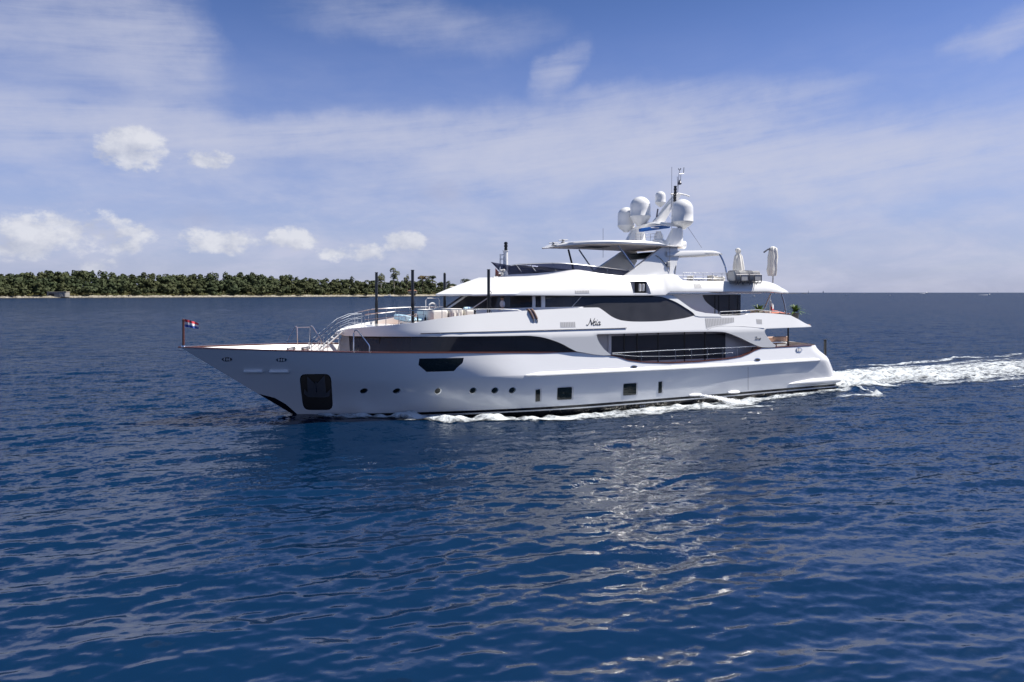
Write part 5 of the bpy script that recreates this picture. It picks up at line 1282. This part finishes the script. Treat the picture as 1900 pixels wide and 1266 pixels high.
b, zt = un(1531, 630, 1.0); o = aboard('mooring_post', b, 1.0, 0.84, 'dark upright post standing alone at the transom', 'post'); mb = MB(); mb.lathe((0, 0, 0), [(.10, 0), (.10, zt - .94), (.12, zt - .93), (.12, zt - .84)], 12); mb.build('shaft', 'carbon', o, 30); mb = MB(); mb.lathe((0, 0, 0), [(.16, 0), (.16, .05), (.12, .08)], 12); mb.build('socket', 'steel', o, 30)
# foredeck mooring gear
for px, v, lab in ((541, 0.9, 'steel anchor windlass nearer the bow on the foredeck'), (568, 1.0, 'steel anchor windlass nearer the stair on the foredeck')):
    b, _ = un(px, 645, v); o = aboard('windlass', b, v, 2.95, lab, 'windlass', 'foredeck windlasses')
    mb = MB(); mb.lathe((0, 0, 0), [(.2, 0), (.2, .1), (.12, .15), (.12, .5), (.2, .55), (.2, .62)], 14); mb.build('drum', 'steel', o, 30); mb = MB(); mb.box(-.3, .3, -.2, .2, 0, .08); mb.build('base', 'grey', o, 0); mb = MB(); mb.tube([(-.25, 0, .55), (.2, .1, .6)], .09, 8); mb.build('motor', 'line', o)
# cooling-water spray from the forward outlet
b, z = un(1296, 738, -3.7); rs = random.Random(3); mb = MB()
for k in range(2200):
    t = rs.random() ** .8; x = b + t * 2.6 * rs.uniform(.75, 1.1) + rs.gauss(0, .05); yv = -(hull_hb(b, .2) + .12 + t * 1.5 * rs.uniform(.2, 1.1)); zz = .30 - .62 * t ** 1.6 * rs.uniform(.6, 1.1) + rs.gauss(0, .03); s = rs.uniform(.006, .02)
    mb.add([(x - s * 1.6, yv, zz), (x + s * 1.6, yv - s, zz - s * .4), (x, yv + s, zz + s), (x, yv - s, zz - s)], [(0, 1, 2), (0, 3, 1), (1, 3, 2), (0, 2, 3)])
wp = mb.build('water_spray', mat('spray_white', (.78, .8, .83), .8), None, 0, fix=False, loc=world_of(0, 0, 0)); wp.rotation_euler = (0, 0, PSI)
tag(wp, 'white jet of cooling water spraying from the hull outlet', 'spray', kind='stuff')

# ------------------------------------------------------------------ shore on the left
SHP = [(-420, 556), (-150, 554.6), (0, 553.8), (150, 553.2), (300, 552.6), (480, 551.8), (640, 551.0), (760, 550.2), (880, 549.4), (960, 548.9), (1010, 548.4)]
def shore(px):
    y = float(np.interp(px, [p[0] for p in SHP], [p[1] for p in SHP])); Yd = FOC * CAM_H / (y - HORIZON)
    return (px - MID) / FOC * Yd, Yd
SH = [shore(px) for px in np.linspace(-420, 1010, 360)]
def fade_end(px): return 1 - sm(px, 890, 1000)
rs = np.random.default_rng(5)
rows = []; offs = [-6, -2, 0, 1.2, 2.6, 4.2, 6, 8.5, 12, 18, 30, 50, 80, 130, 220, 400]
hts = [-1.5, -.6, .15, .6, 1.2, 1.9, 2.5, 2.9, 3.1, 3.6, 5.0, 7.5, 10, 13, 15, 15]
co = []; n_s = len(SH)
for i, (x, y) in enumerate(SH):
    px = -420 + (1430) * i / (n_s - 1)
    jit = 2.0 * math.sin(i * .37) + 1.4 * math.sin(i * .91 + 1) + rs.normal(0, .5)
    d = Vector((x, y)).normalized()
    for o_, h_ in zip(offs, hts):
        k = (1 + .22 * math.sin(i * .21 + o_)) if o_ > 0 else 1
        z = h_ * k + (rs.normal(0, .32) if .5 < o_ < 13 else 0); z = min(z, h_ * 1.5 + .2)
        z = -1.5 + (z + 1.5) * (fade_end(px) if o_ > 0 else 1)
        co.append((x + d.x * (o_ * 1.6 + jit) + rs.normal(0, .3), y + d.y * (o_ * 1.6 + jit), z))
idx = np.arange(n_s * len(offs)).reshape(n_s, len(offs))
q = np.stack([idx[:-1, :-1], idx[1:, :-1], idx[1:, 1:], idx[:-1, 1:]], -1).reshape(-1, 4)
lm = bpy.data.materials.new('rocky_shore'); lm.use_nodes = True; t = lm.node_tree; p = t.nodes['Principled BSDF']
g = t.nodes.new('ShaderNodeNewGeometry'); sx = t.nodes.new('ShaderNodeSeparateXYZ'); t.links.new(g.outputs['Position'], sx.inputs[0]); hz = S(t, sx.outputs[2]); pos = S(t, g.outputs['Position'])
nn = noise(t, pos, .5, 5, .7); rock = mixc(t, nn.smooth(.35, .65), (.14, .125, .10), (.36, .335, .28))
wet = mixc(t, (hz + (nn - .5) * 1.6).smooth(.35, .9), (.055, .05, .045), rock)
land = mixc(t, noise(t, pos, .12, 4).smooth(.4, .6), (.10, .085, .045), (.065, .075, .03))
t.links.new(mixc(t, (hz + (nn - .5) * 2.0).smooth(3.0, 3.6), wet, land).k, p.inputs['Base Color']); p.inputs['Roughness'].default_value = .95; p.inputs['Specular IOR Level'].default_value = .1
tag(np_mesh('shore_ground', np.array(co, np.float32), q, lm, False), kind='structure')

def leaf_cloud(n, lobes, size, flat=.8, seed=0):
    """n leaf-clump quads on and in a set of (x,y,z,rx,ry,rz) lobes"""
    r = np.random.default_rng(seed); L = np.array(lobes); w = (L[:, 3] * L[:, 4] + L[:, 3] * L[:, 5]); k = r.choice(len(L), n, p=w / w.sum())
    d = r.normal(size=(n, 3)); d /= np.linalg.norm(d, axis=1)[:, None]; d[:, 2] = np.where(d[:, 2] < -.45, -d[:, 2], d[:, 2])
    rad = r.uniform(.62, 1.06, n) ** .7
    c = L[k, :3] + d * L[k, 3:6] * rad[:, None]
    nn = d + r.normal(size=(n, 3)) * .34; nn /= np.linalg.norm(nn, axis=1)[:, None]
    a = np.cross(nn, r.normal(size=(n, 3))); a /= np.linalg.norm(a, axis=1)[:, None]; b = np.cross(nn, a)
    s = size * r.uniform(.5, 1.25, n)[:, None]; e = r.uniform(.5, 1, n)[:, None]
    V = np.stack([c - a * s, c - b * s * e + nn * s * .25, c + a * s, c + b * s * e + nn * s * .15], 1).reshape(-1, 3)
    m_ = d * .9 + nn * .16; m_[:, 2] += .12; m_ /= np.linalg.norm(m_, axis=1)[:, None]
    leaf_cloud.nor = np.repeat(m_, 4, axis=0)
    return V, np.arange(4 * n).reshape(n, 4)
def crown_lobes(r, H, W, kind):
    L = []
    if kind == 'umbrella':
        for k in range(9): a = r.uniform(0, 6.28); d = W * r.uniform(0, .75); L.append((d * math.cos(a), d * math.sin(a), H * r.uniform(.82, .92), W * .42, W * .42, H * .09))
    elif kind == 'tall':
        for k in range(9): a = r.uniform(0, 6.28); d = W * r.uniform(.1, .7); L.append((d * math.cos(a), d * math.sin(a), H * r.uniform(.52, .9), W * .48, W * .48, H * .12))
    else:
        for k in range(8): a = r.uniform(0, 6.28); d = W * r.uniform(0, .65); L.append((d * math.cos(a), d * math.sin(a), H * r.uniform(.22 if kind == 'full' else .45, .84), W * r.uniform(.35, .55), W * r.uniform(.35, .55), H * r.uniform(.12, .2)))
    return L
# the wood: one far mass of crowns
wv_, wq, o_, wn_ = [], [], 0, []
pr_ = random.Random(9)
def ground_pt(px, back):
    x, y = shore(px); d = Vector((x, y)).normalized(); return x + d.x * back, y + d.y * back
def ground_z(back): return float(np.interp(back / 1.6, offs, hts))
SKY = [(-420, 509), (-60, 508), (0, 507.5), (60, 507), (110, 505), (150, 503), (190, 505), (240, 508), (300, 511), (360, 509.5), (420, 508), (465, 507), (500, 511.5), (560, 514.5), (620, 517.5), (680, 521), (715, 523), (740, 521), (800, 519), (830, 526), (860, 529), (900, 532), (960, 538)]
def add_tree(px, back, top_px, W, n, kind='round', size=.95, seed=0):
    global o_
    x, y = ground_pt(px, back); gz = ground_z(back) * fade_end(px); zt = CAM_H + (HORIZON - top_px) / FOC * y
    H = max(3.0, zt - gz) / .93; r = random.Random(seed)
    V, q = leaf_cloud(n, crown_lobes(r, H, W, kind), size, seed=seed); V = V + np.array([x, y, gz]); wn_.append(leaf_cloud.nor); wv_.append(V); wq.append(q + o_); o_ += len(V)
px = -400; sd = 1
while px < 985:
    top = float(np.interp(px, [s[0] for s in SKY], [s[1] for s in SKY]))
    for lay, (bk, dt, n) in enumerate(((95, 0, 330), (66, 5, 360), (42, 12, 360), (30, 19, 300), (20, 26, 200))):
        if pr_.random() < .93:
            sc_ = shore(px)[1] / 850
            add_tree(px + pr_.uniform(-9, 9), bk + pr_.uniform(-12, 12), min(546, top + dt * (543 - top) / 36 + pr_.gauss(0, 1.6) + (0.8 if lay == 0 else 0)), pr_.uniform(6.0, 10.0) * sc_ ** .6, int(n * pr_.uniform(.8, 1.2)), 'full', 1.45, sd)
        sd += 1
    px += pr_.uniform(6.5, 10.5)
tag(np_mesh('pine_wood', np.concatenate(wv_), np.concatenate(wq), M['leaf'], True, np.concatenate(wn_)), 'dense dark green pine wood covering the far shore', 'wood', kind='stuff')
wv_, wq, o_, wn_ = [], [], 0, []
px = -400
while px < 940:
    bk = pr_.uniform(9, 24); x, y = ground_pt(px, bk); s = pr_.uniform(1.2, 2.8); V, q = leaf_cloud(46, [(0, 0, s * .5, s * 1.3, s * 1.3, s * .7)], .6, seed=sd); sd += 1
    V = V + np.array([x, y, ground_z(bk) - .2]); wn_.append(leaf_cloud.nor); wv_.append(V); wq.append(q + o_); o_ += len(V); px += pr_.uniform(1.2, 4.2)
tag(np_mesh('shore_scrub', np.concatenate(wv_), np.concatenate(wq), M['scrub'], True, np.concatenate(wn_)), 'low olive green scrub along the rocky shore', 'scrub', kind='stuff')
# trees one can tell apart
def tree(name, px, back, top_px, W, n, kind, m, label, size=.8, bark='bark', limbs=6, group=None, seed=0):
    x, y = ground_pt(px, back); gz = ground_z(back) * fade_end(px); zt = CAM_H + (HORIZON - top_px) / FOC * y; H = (zt - gz) / .93; r = random.Random(seed)
    o = empty(name, (x, y, gz - .3), 0, label, 'tree', group); LB = crown_lobes(r, H, W, kind); V, q = leaf_cloud(int(n * 1.5), LB, size * 1.15, seed=seed)
    c = np_mesh('crown', V, q, M[m], True, leaf_cloud.nor); c.parent = o
    mb = MB(); top = H * (.62 if kind == 'round' else .8); mb.tube([(0, 0, 0), (W * .04, 0, top * .3), (-W * .03, 0, top * .65), (0, 0, top)], H * .025, 7, H * .012)
    for l in LB[:limbs]: mb.tube([(0, 0, top * r.uniform(.55, .9)), (l[0] * .5, l[1] * .5, (l[2] + top) / 2 - .3), (l[0], l[1], l[2])], H * .010, 5, H * .004)
    mb.build('trunk', bark, o); return o
tree('pine_tree', 731, 22, 500.5, 10.5, 560, 'tall', 'leaf_b', 'tallest open-crowned pine with a long pale trunk standing above the far wood', .85, 'palebark', 9, seed=101)
tree('pine_tree', 707, 26, 507.5, 8.5, 380, 'tall', 'leaf_b', 'grey-green pine just left of the tallest pine, half behind a black pole', .85, 'palebark', 8, seed=102)
tree('pine_tree', 755, 28, 510, 6.0, 300, 'round', 'leaf_b', 'pale round-topped tree just right of the tallest pine', .8, seed=103)
tree('umbrella_pine', 784, 40, 513.6, 11.5, 420, 'umbrella', 'leaf_d', 'flat-topped brownish umbrella pine between two black poles', .9, seed=104)
tree('umbrella_pine', 803, 34, 513.8, 10.0, 420, 'umbrella', 'leaf_c', 'dark flat-topped umbrella pine at the right of the brownish one', .8, seed=105)
tree('pine_tree', 833, 40, 520, 9.0, 420, 'round', 'leaf_c', 'dark rounded tree right beside the villa near the point', .85, seed=106)
tree('pine_tree', 866, 30, 518.8, 13.5, 640, 'round', 'leaf_c', 'big dark dome-shaped tree between the villas near the point', .9, seed=107)
tree('pine_tree', 653, 30, 515.6, 6.0, 300, 'round', 'leaf_c', 'single narrow tree rising above the wood left of the first black pole', .8, seed=108)
tree('pine_tree', 149, 70, 501.6, 9.5, 460, 'round', 'leaf', 'broad tree topping the wood at its highest point on the left', 1.0, seed=109)
tree('pine_tree', 468, 66, 505.0, 6.5, 300, 'round', 'leaf_c', 'round tree top standing proud of the wood above the flagstaff side', .95, seed=110)
tree('pine_tree', 266, 70, 506.6, 6.0, 300, 'round', 'leaf_c', 'knob-shaped tree top in the middle of the left skyline', .95, seed=111)
# buildings on the shore
def scr_box(px, py_top, py_bot, w_px, dep, back):
    x, y = ground_pt(px, back); k = y / FOC; return x, y, CAM_H + (HORIZON - py_bot) * k, w_px * k, (py_bot - py_top) * k, dep
x, y, z, w, h, d = scr_box(108.5, 541.8, 551.0, 33, 9, 7)
o = empty('shore_bunker', (x, y, z - .4), 0.12, 'flat grey concrete bunker with white graffiti on the left shore', 'bunker')
mb = MB(); L = []
for zz, f in ((0, 1.0), (.3, 1.0), (h * .8 + .4, .985), (h + .4, .95)): L.append([(-w / 2 * f, -d / 2 * f, zz), (w / 2 * f - 1, -d / 2 * f, zz), (w / 2 * f, -d / 2 * f + 1, zz), (w / 2 * f, d / 2 * f, zz), (-w / 2 * f, d / 2 * f, zz)])
mb.rings(L, True, True, True); mb.build('wall', 'concrete', o, 20)
mb = MB(); mb.box(-w / 2 - .15, w / 2 + .1, -d / 2 - .3, d / 2, h + .25, h + .75); mb.build('roof_slab', 'plaster', o, 0)
mb = MB(); r = random.Random(4)
for k in range(9):
    xx = w * (.12 + .3 * r.random()); z0 = .5 + r.random() * h * .55; mb.tube([(xx, -d / 2 - .06, z0), (xx + r.uniform(-.5, .5), -d / 2 - .06, z0 + 1.1), (xx + r.uniform(.3, 1.2), -d / 2 - .06, z0 + .6), (xx + .6, -d / 2 - .06, z0 + r.uniform(-.2, 1.4))], .13, 4)
mb.build('graffiti', 'paint', o, 0)
mb = MB(); mb.box(-w * .42, -w * .12, -d / 2 - .03, -d / 2 + .2, .4, h * .75); mb.build('opening', 'dark', o, 0)
def villa(px, py_top, py_bot, wpx, back, label, roof='tile', rz=.3, wm='plaster'):
    x, y, z, w, h, d = scr_box(px, py_top, py_bot, wpx, wpx * .8, back); d = w * .7
    o = empty('villa', (x, y, z - 1), rz, label, 'house', 'villas among the trees'); H = h * .68 + 1
    mb = MB(); mb.box(-w / 2, w / 2, -d / 2, d / 2, 0, H); mb.build('wall', wm, o, 0)
    mb = MB(); e = .5; mb.add([(-w / 2 - e, -d / 2 - e, H), (w / 2 + e, -d / 2 - e, H), (w / 2 + e, d / 2 + e, H), (-w / 2 - e, d / 2 + e, H), (-w * .25, 0, H + h * .32), (w * .25, 0, H + h * .32), ], [(0, 3, 2, 1), (0, 1, 5, 4), (1, 2, 5), (2, 3, 4, 5), (3, 0, 4)]); rf = mb.build('roof', roof, o, 0)
    mb = MB(); mb.box(w * .12, w * .2, -.5, .5, H + .3, H + h * .42); mb.build('chimney', wm, rf, 0)
    for k in range(4):
        xx = -w * .36 + w * .24 * k; mb = MB(); mb.box(xx - w * .05, xx + w * .05, -d / 2 - .05, -d / 2 + .1, H * .4, H * .8); mb.build('window', 'dark', o, 0)
villa(845.5, 533.6, 540.4 , 15, 14, 'cream villa with a low clay roof left of the big dome-shaped tree')
villa(838.6, 531.0, 534.6, 8, 18, 'small pale-roofed villa higher up behind the cream one', 'plaster')
villa(883.5, 528.6, 535.0, 13, 15, 'yellowish villa at the right end of the shore above the yacht brow', 'plaster', -.2)
villa(765, 538.0, 543.4, 17, 12, 'low pinkish-roofed shore house behind the tallest black pole', 'tile', .1)
x, y, z, w, h, d = scr_box(237.5, 548.2, 551.6, 9, 5, 8)
o = empty('shore_hut', (x, y, z - .3), -.1, 'tiny pale hut with an open front on the rocky beach', 'hut'); mb = MB(); mb.box(-w / 2, w / 2, -2, 2, 0, h + .1); mb.build('wall', 'concrete', o, 0); mb = MB(); mb.box(-w / 2 - .4, w / 2 + .4, -2.4, 2.4, h + .1, h + .5); mb.build('roof', 'plaster', o, 0); mb = MB(); mb.box(-w * .1, w * .36, -2.05, -1.8, .1, h * .85); mb.build('opening', 'dark', o, 0)

# ------------------------------------------------------------------ boats far off
def boat_hull(mb, L, B, H):
    R_ = []
    for i in range(13):
        u = i / 12; b = B * (1 - (1 - min(1, u * 1.35)) ** 2.2) * (1 if u < .9 else .95); x = -L / 2 + L * u; z = H * (1.25 - .35 * u)
        R_.append([(x - (1 - u) * L * .06, -b * .5, z), (x, -b * .42, H * .3), (x + .0, -b * .15, -.25), (x, b * .15, -.25), (x, b * .42, H * .3), (x - (1 - u) * L * .06, b * .5, z)])
    mb.rings(R_, True, True, True)
def far_pt(px, py):
    Yd = FOC * CAM_H / (py - HORIZON); return ((px - MID) / FOC * Yd, Yd, 0), Yd / FOC
def sail_boat(px, py, hpx, label, rz, m='fwhite'):
    P, k = far_pt(px, py); Hm = hpx * k; L = Hm * .62; o = empty('sailing_boat', P, rz, label, 'sailing boat', 'sailing boats on the horizon')
    mb = MB(); boat_hull(mb, L, L * .3, L * .09); mb.build('hull', 'white', o, 40); mb = MB(); mb.tube([(0, 0, 0), (0, 0, Hm)], Hm * .008, 6); mb.build('mast', 'lgrey', o)
    for nm, P3 in (('mainsail', [(.03, 0, .12), (.42, .05, .14), (.03, 0, .98)]), ('jib', [(-.45, 0, .08), (-.04, .05, .12), (-.02, 0, .86)])):
        mb = MB(); N = 8; a, b_, c = [Vector((p[0] * L, p[1] * L, p[2] * Hm)) for p in P3]; rows = []
        for i in range(N):
            f = i / (N - 1) * .985; l = a.lerp(c, f); r2 = b_.lerp(c, f); rows.append([tuple(l.lerp(r2, g) + Vector((0, L * .06 * math.sin(math.pi * g) * (1 - f), 0))) for g in (0, .33, .66, 1)])
        mb.rings(rows, False); mb.build(nm, m, o, 60)
M['dsail'] = mat('shaded_sailcloth', (.20, .21, .26), .9); M['gsail'] = mat('grey_sailcloth', (.45, .46, .50), .9)
sail_boat(1500, 543.9, 5.4, 'darker sailing boat on the horizon, nearer the stern of the yacht', .5, 'dsail')
sail_boat(1527.4, 543.8, 4.6, 'pale small sailing boat on the horizon, right of the darker one', -.4, 'gsail')
sail_boat(1851, 543.9, 4.6, 'sailing boat on the horizon at the far right of the picture', .7, 'dsail')
wkm = fm
def motor_boat(px, py, Lpx, label, rz, wake=0):
    P, k = far_pt(px, py); L = Lpx * k; o = empty('motor_boat', P, rz, label, 'motor boat', 'motor boats far off'); mb = MB(); boat_hull(mb, L, L * .32, L * .13); mb.build('hull', 'white', o, 40)
    mb = MB(); mb.box(-L * .12, L * .2, -L * .1, L * .1, L * .12, L * .26, L * .02); c = mb.build('cabin', 'white', o, 30); mb = MB(); mb.box(-L * .13, L * .15, -L * .105, L * .105, L * .17, L * .23); mb.build('window', 'dark', c, 0)
    mb = MB(); mb.tube([(L * .1, 0, L * .26), (L * .12, 0, L * .42)], L * .012, 5); mb.build('mast', 'lgrey', o)
    if wake:
        mb = MB(); rows = []
        for i in range(14):
            f = i / 13; wd = L * (.12 + .25 * f); x = L * (.4 + wake * f); rows.append([(x, -wd, .15), (x, 0, .15 + L * .05 * (1 - f)), (x, wd, .15)])
        mb.rings(rows, False); w_ = mb.build('boat_wake', 'fwhite', None, 60, loc=P); w_.rotation_euler = (0, 0, rz); tag(w_, 'white foam wake behind: ' + label[:40] if 0 else 'thin white wake trailing the ' + label.split(',')[0], 'wake', kind='stuff')
motor_boat(1399, 551.2, 8, 'white motor boat just under the sun deck overhang', .4)
motor_boat(1571, 549.4, 5.5, 'small white motor boat right of the yacht, nearest its stern', 2.6)
motor_boat(1651, 549, 5, 'small white motor boat alone on open water mid-right', .3, 0)
motor_boat(1720, 544.6, 7, 'speeding motor boat on the horizon, with a long wake behind', math.pi, 1.8)
motor_boat(1836, 547.6, 6, 'speeding motor boat at the far right, with a streak of wake', math.pi, 3.2)
motor_boat(722, 551.8, 17, 'white motor boat moored close to the rocky shore', .15)
P, k = far_pt(676, 552.6); L = 17 * k; o = empty('rowing_boat', P, .08, 'dark flat rowing boat lying off the rocky shore', 'rowing boat'); mb = MB(); boat_hull(mb, L, L * .25, L * .07); mb.build('hull', 'black', o, 40); mb = MB(); mb.box(-L * .1, -L * .02, -L * .09, L * .09, L * .06, L * .075); mb.box(L * .15, L * .22, -L * .1, L * .1, L * .06, L * .075); mb.build('bench', 'teak', o, 0); mb = MB(); mb.box(L * .47, L * .53, -L * .03, L * .03, 0, L * .12, L * .01); mb.build('outboard_motor', 'dark', o, 0)
# low dark reef near the horizon
mb = MB(); rr = random.Random(2)
for px0, px1 in ((1462, 1484), (1490, 1498)):
    L = []
    for i in range(24):
        f = i / 23; px = px0 + (px1 - px0) * f; P, k = far_pt(px, 544.9); h = k * 1.1 * math.sin(math.pi * (.05 + .9 * f)) ** .5 * rr.uniform(.5, 1.0); L.append([(P[0], P[1] - 20, -1), (P[0], P[1] - 6, h * .7), (P[0], P[1] + 10, h), (P[0], P[1] + 40, -1)])
    mb.rings(L, False)
tag(mb.build('reef', mat('dark_reef', (.05, .05, .055), .9), None, 0), kind='structure')
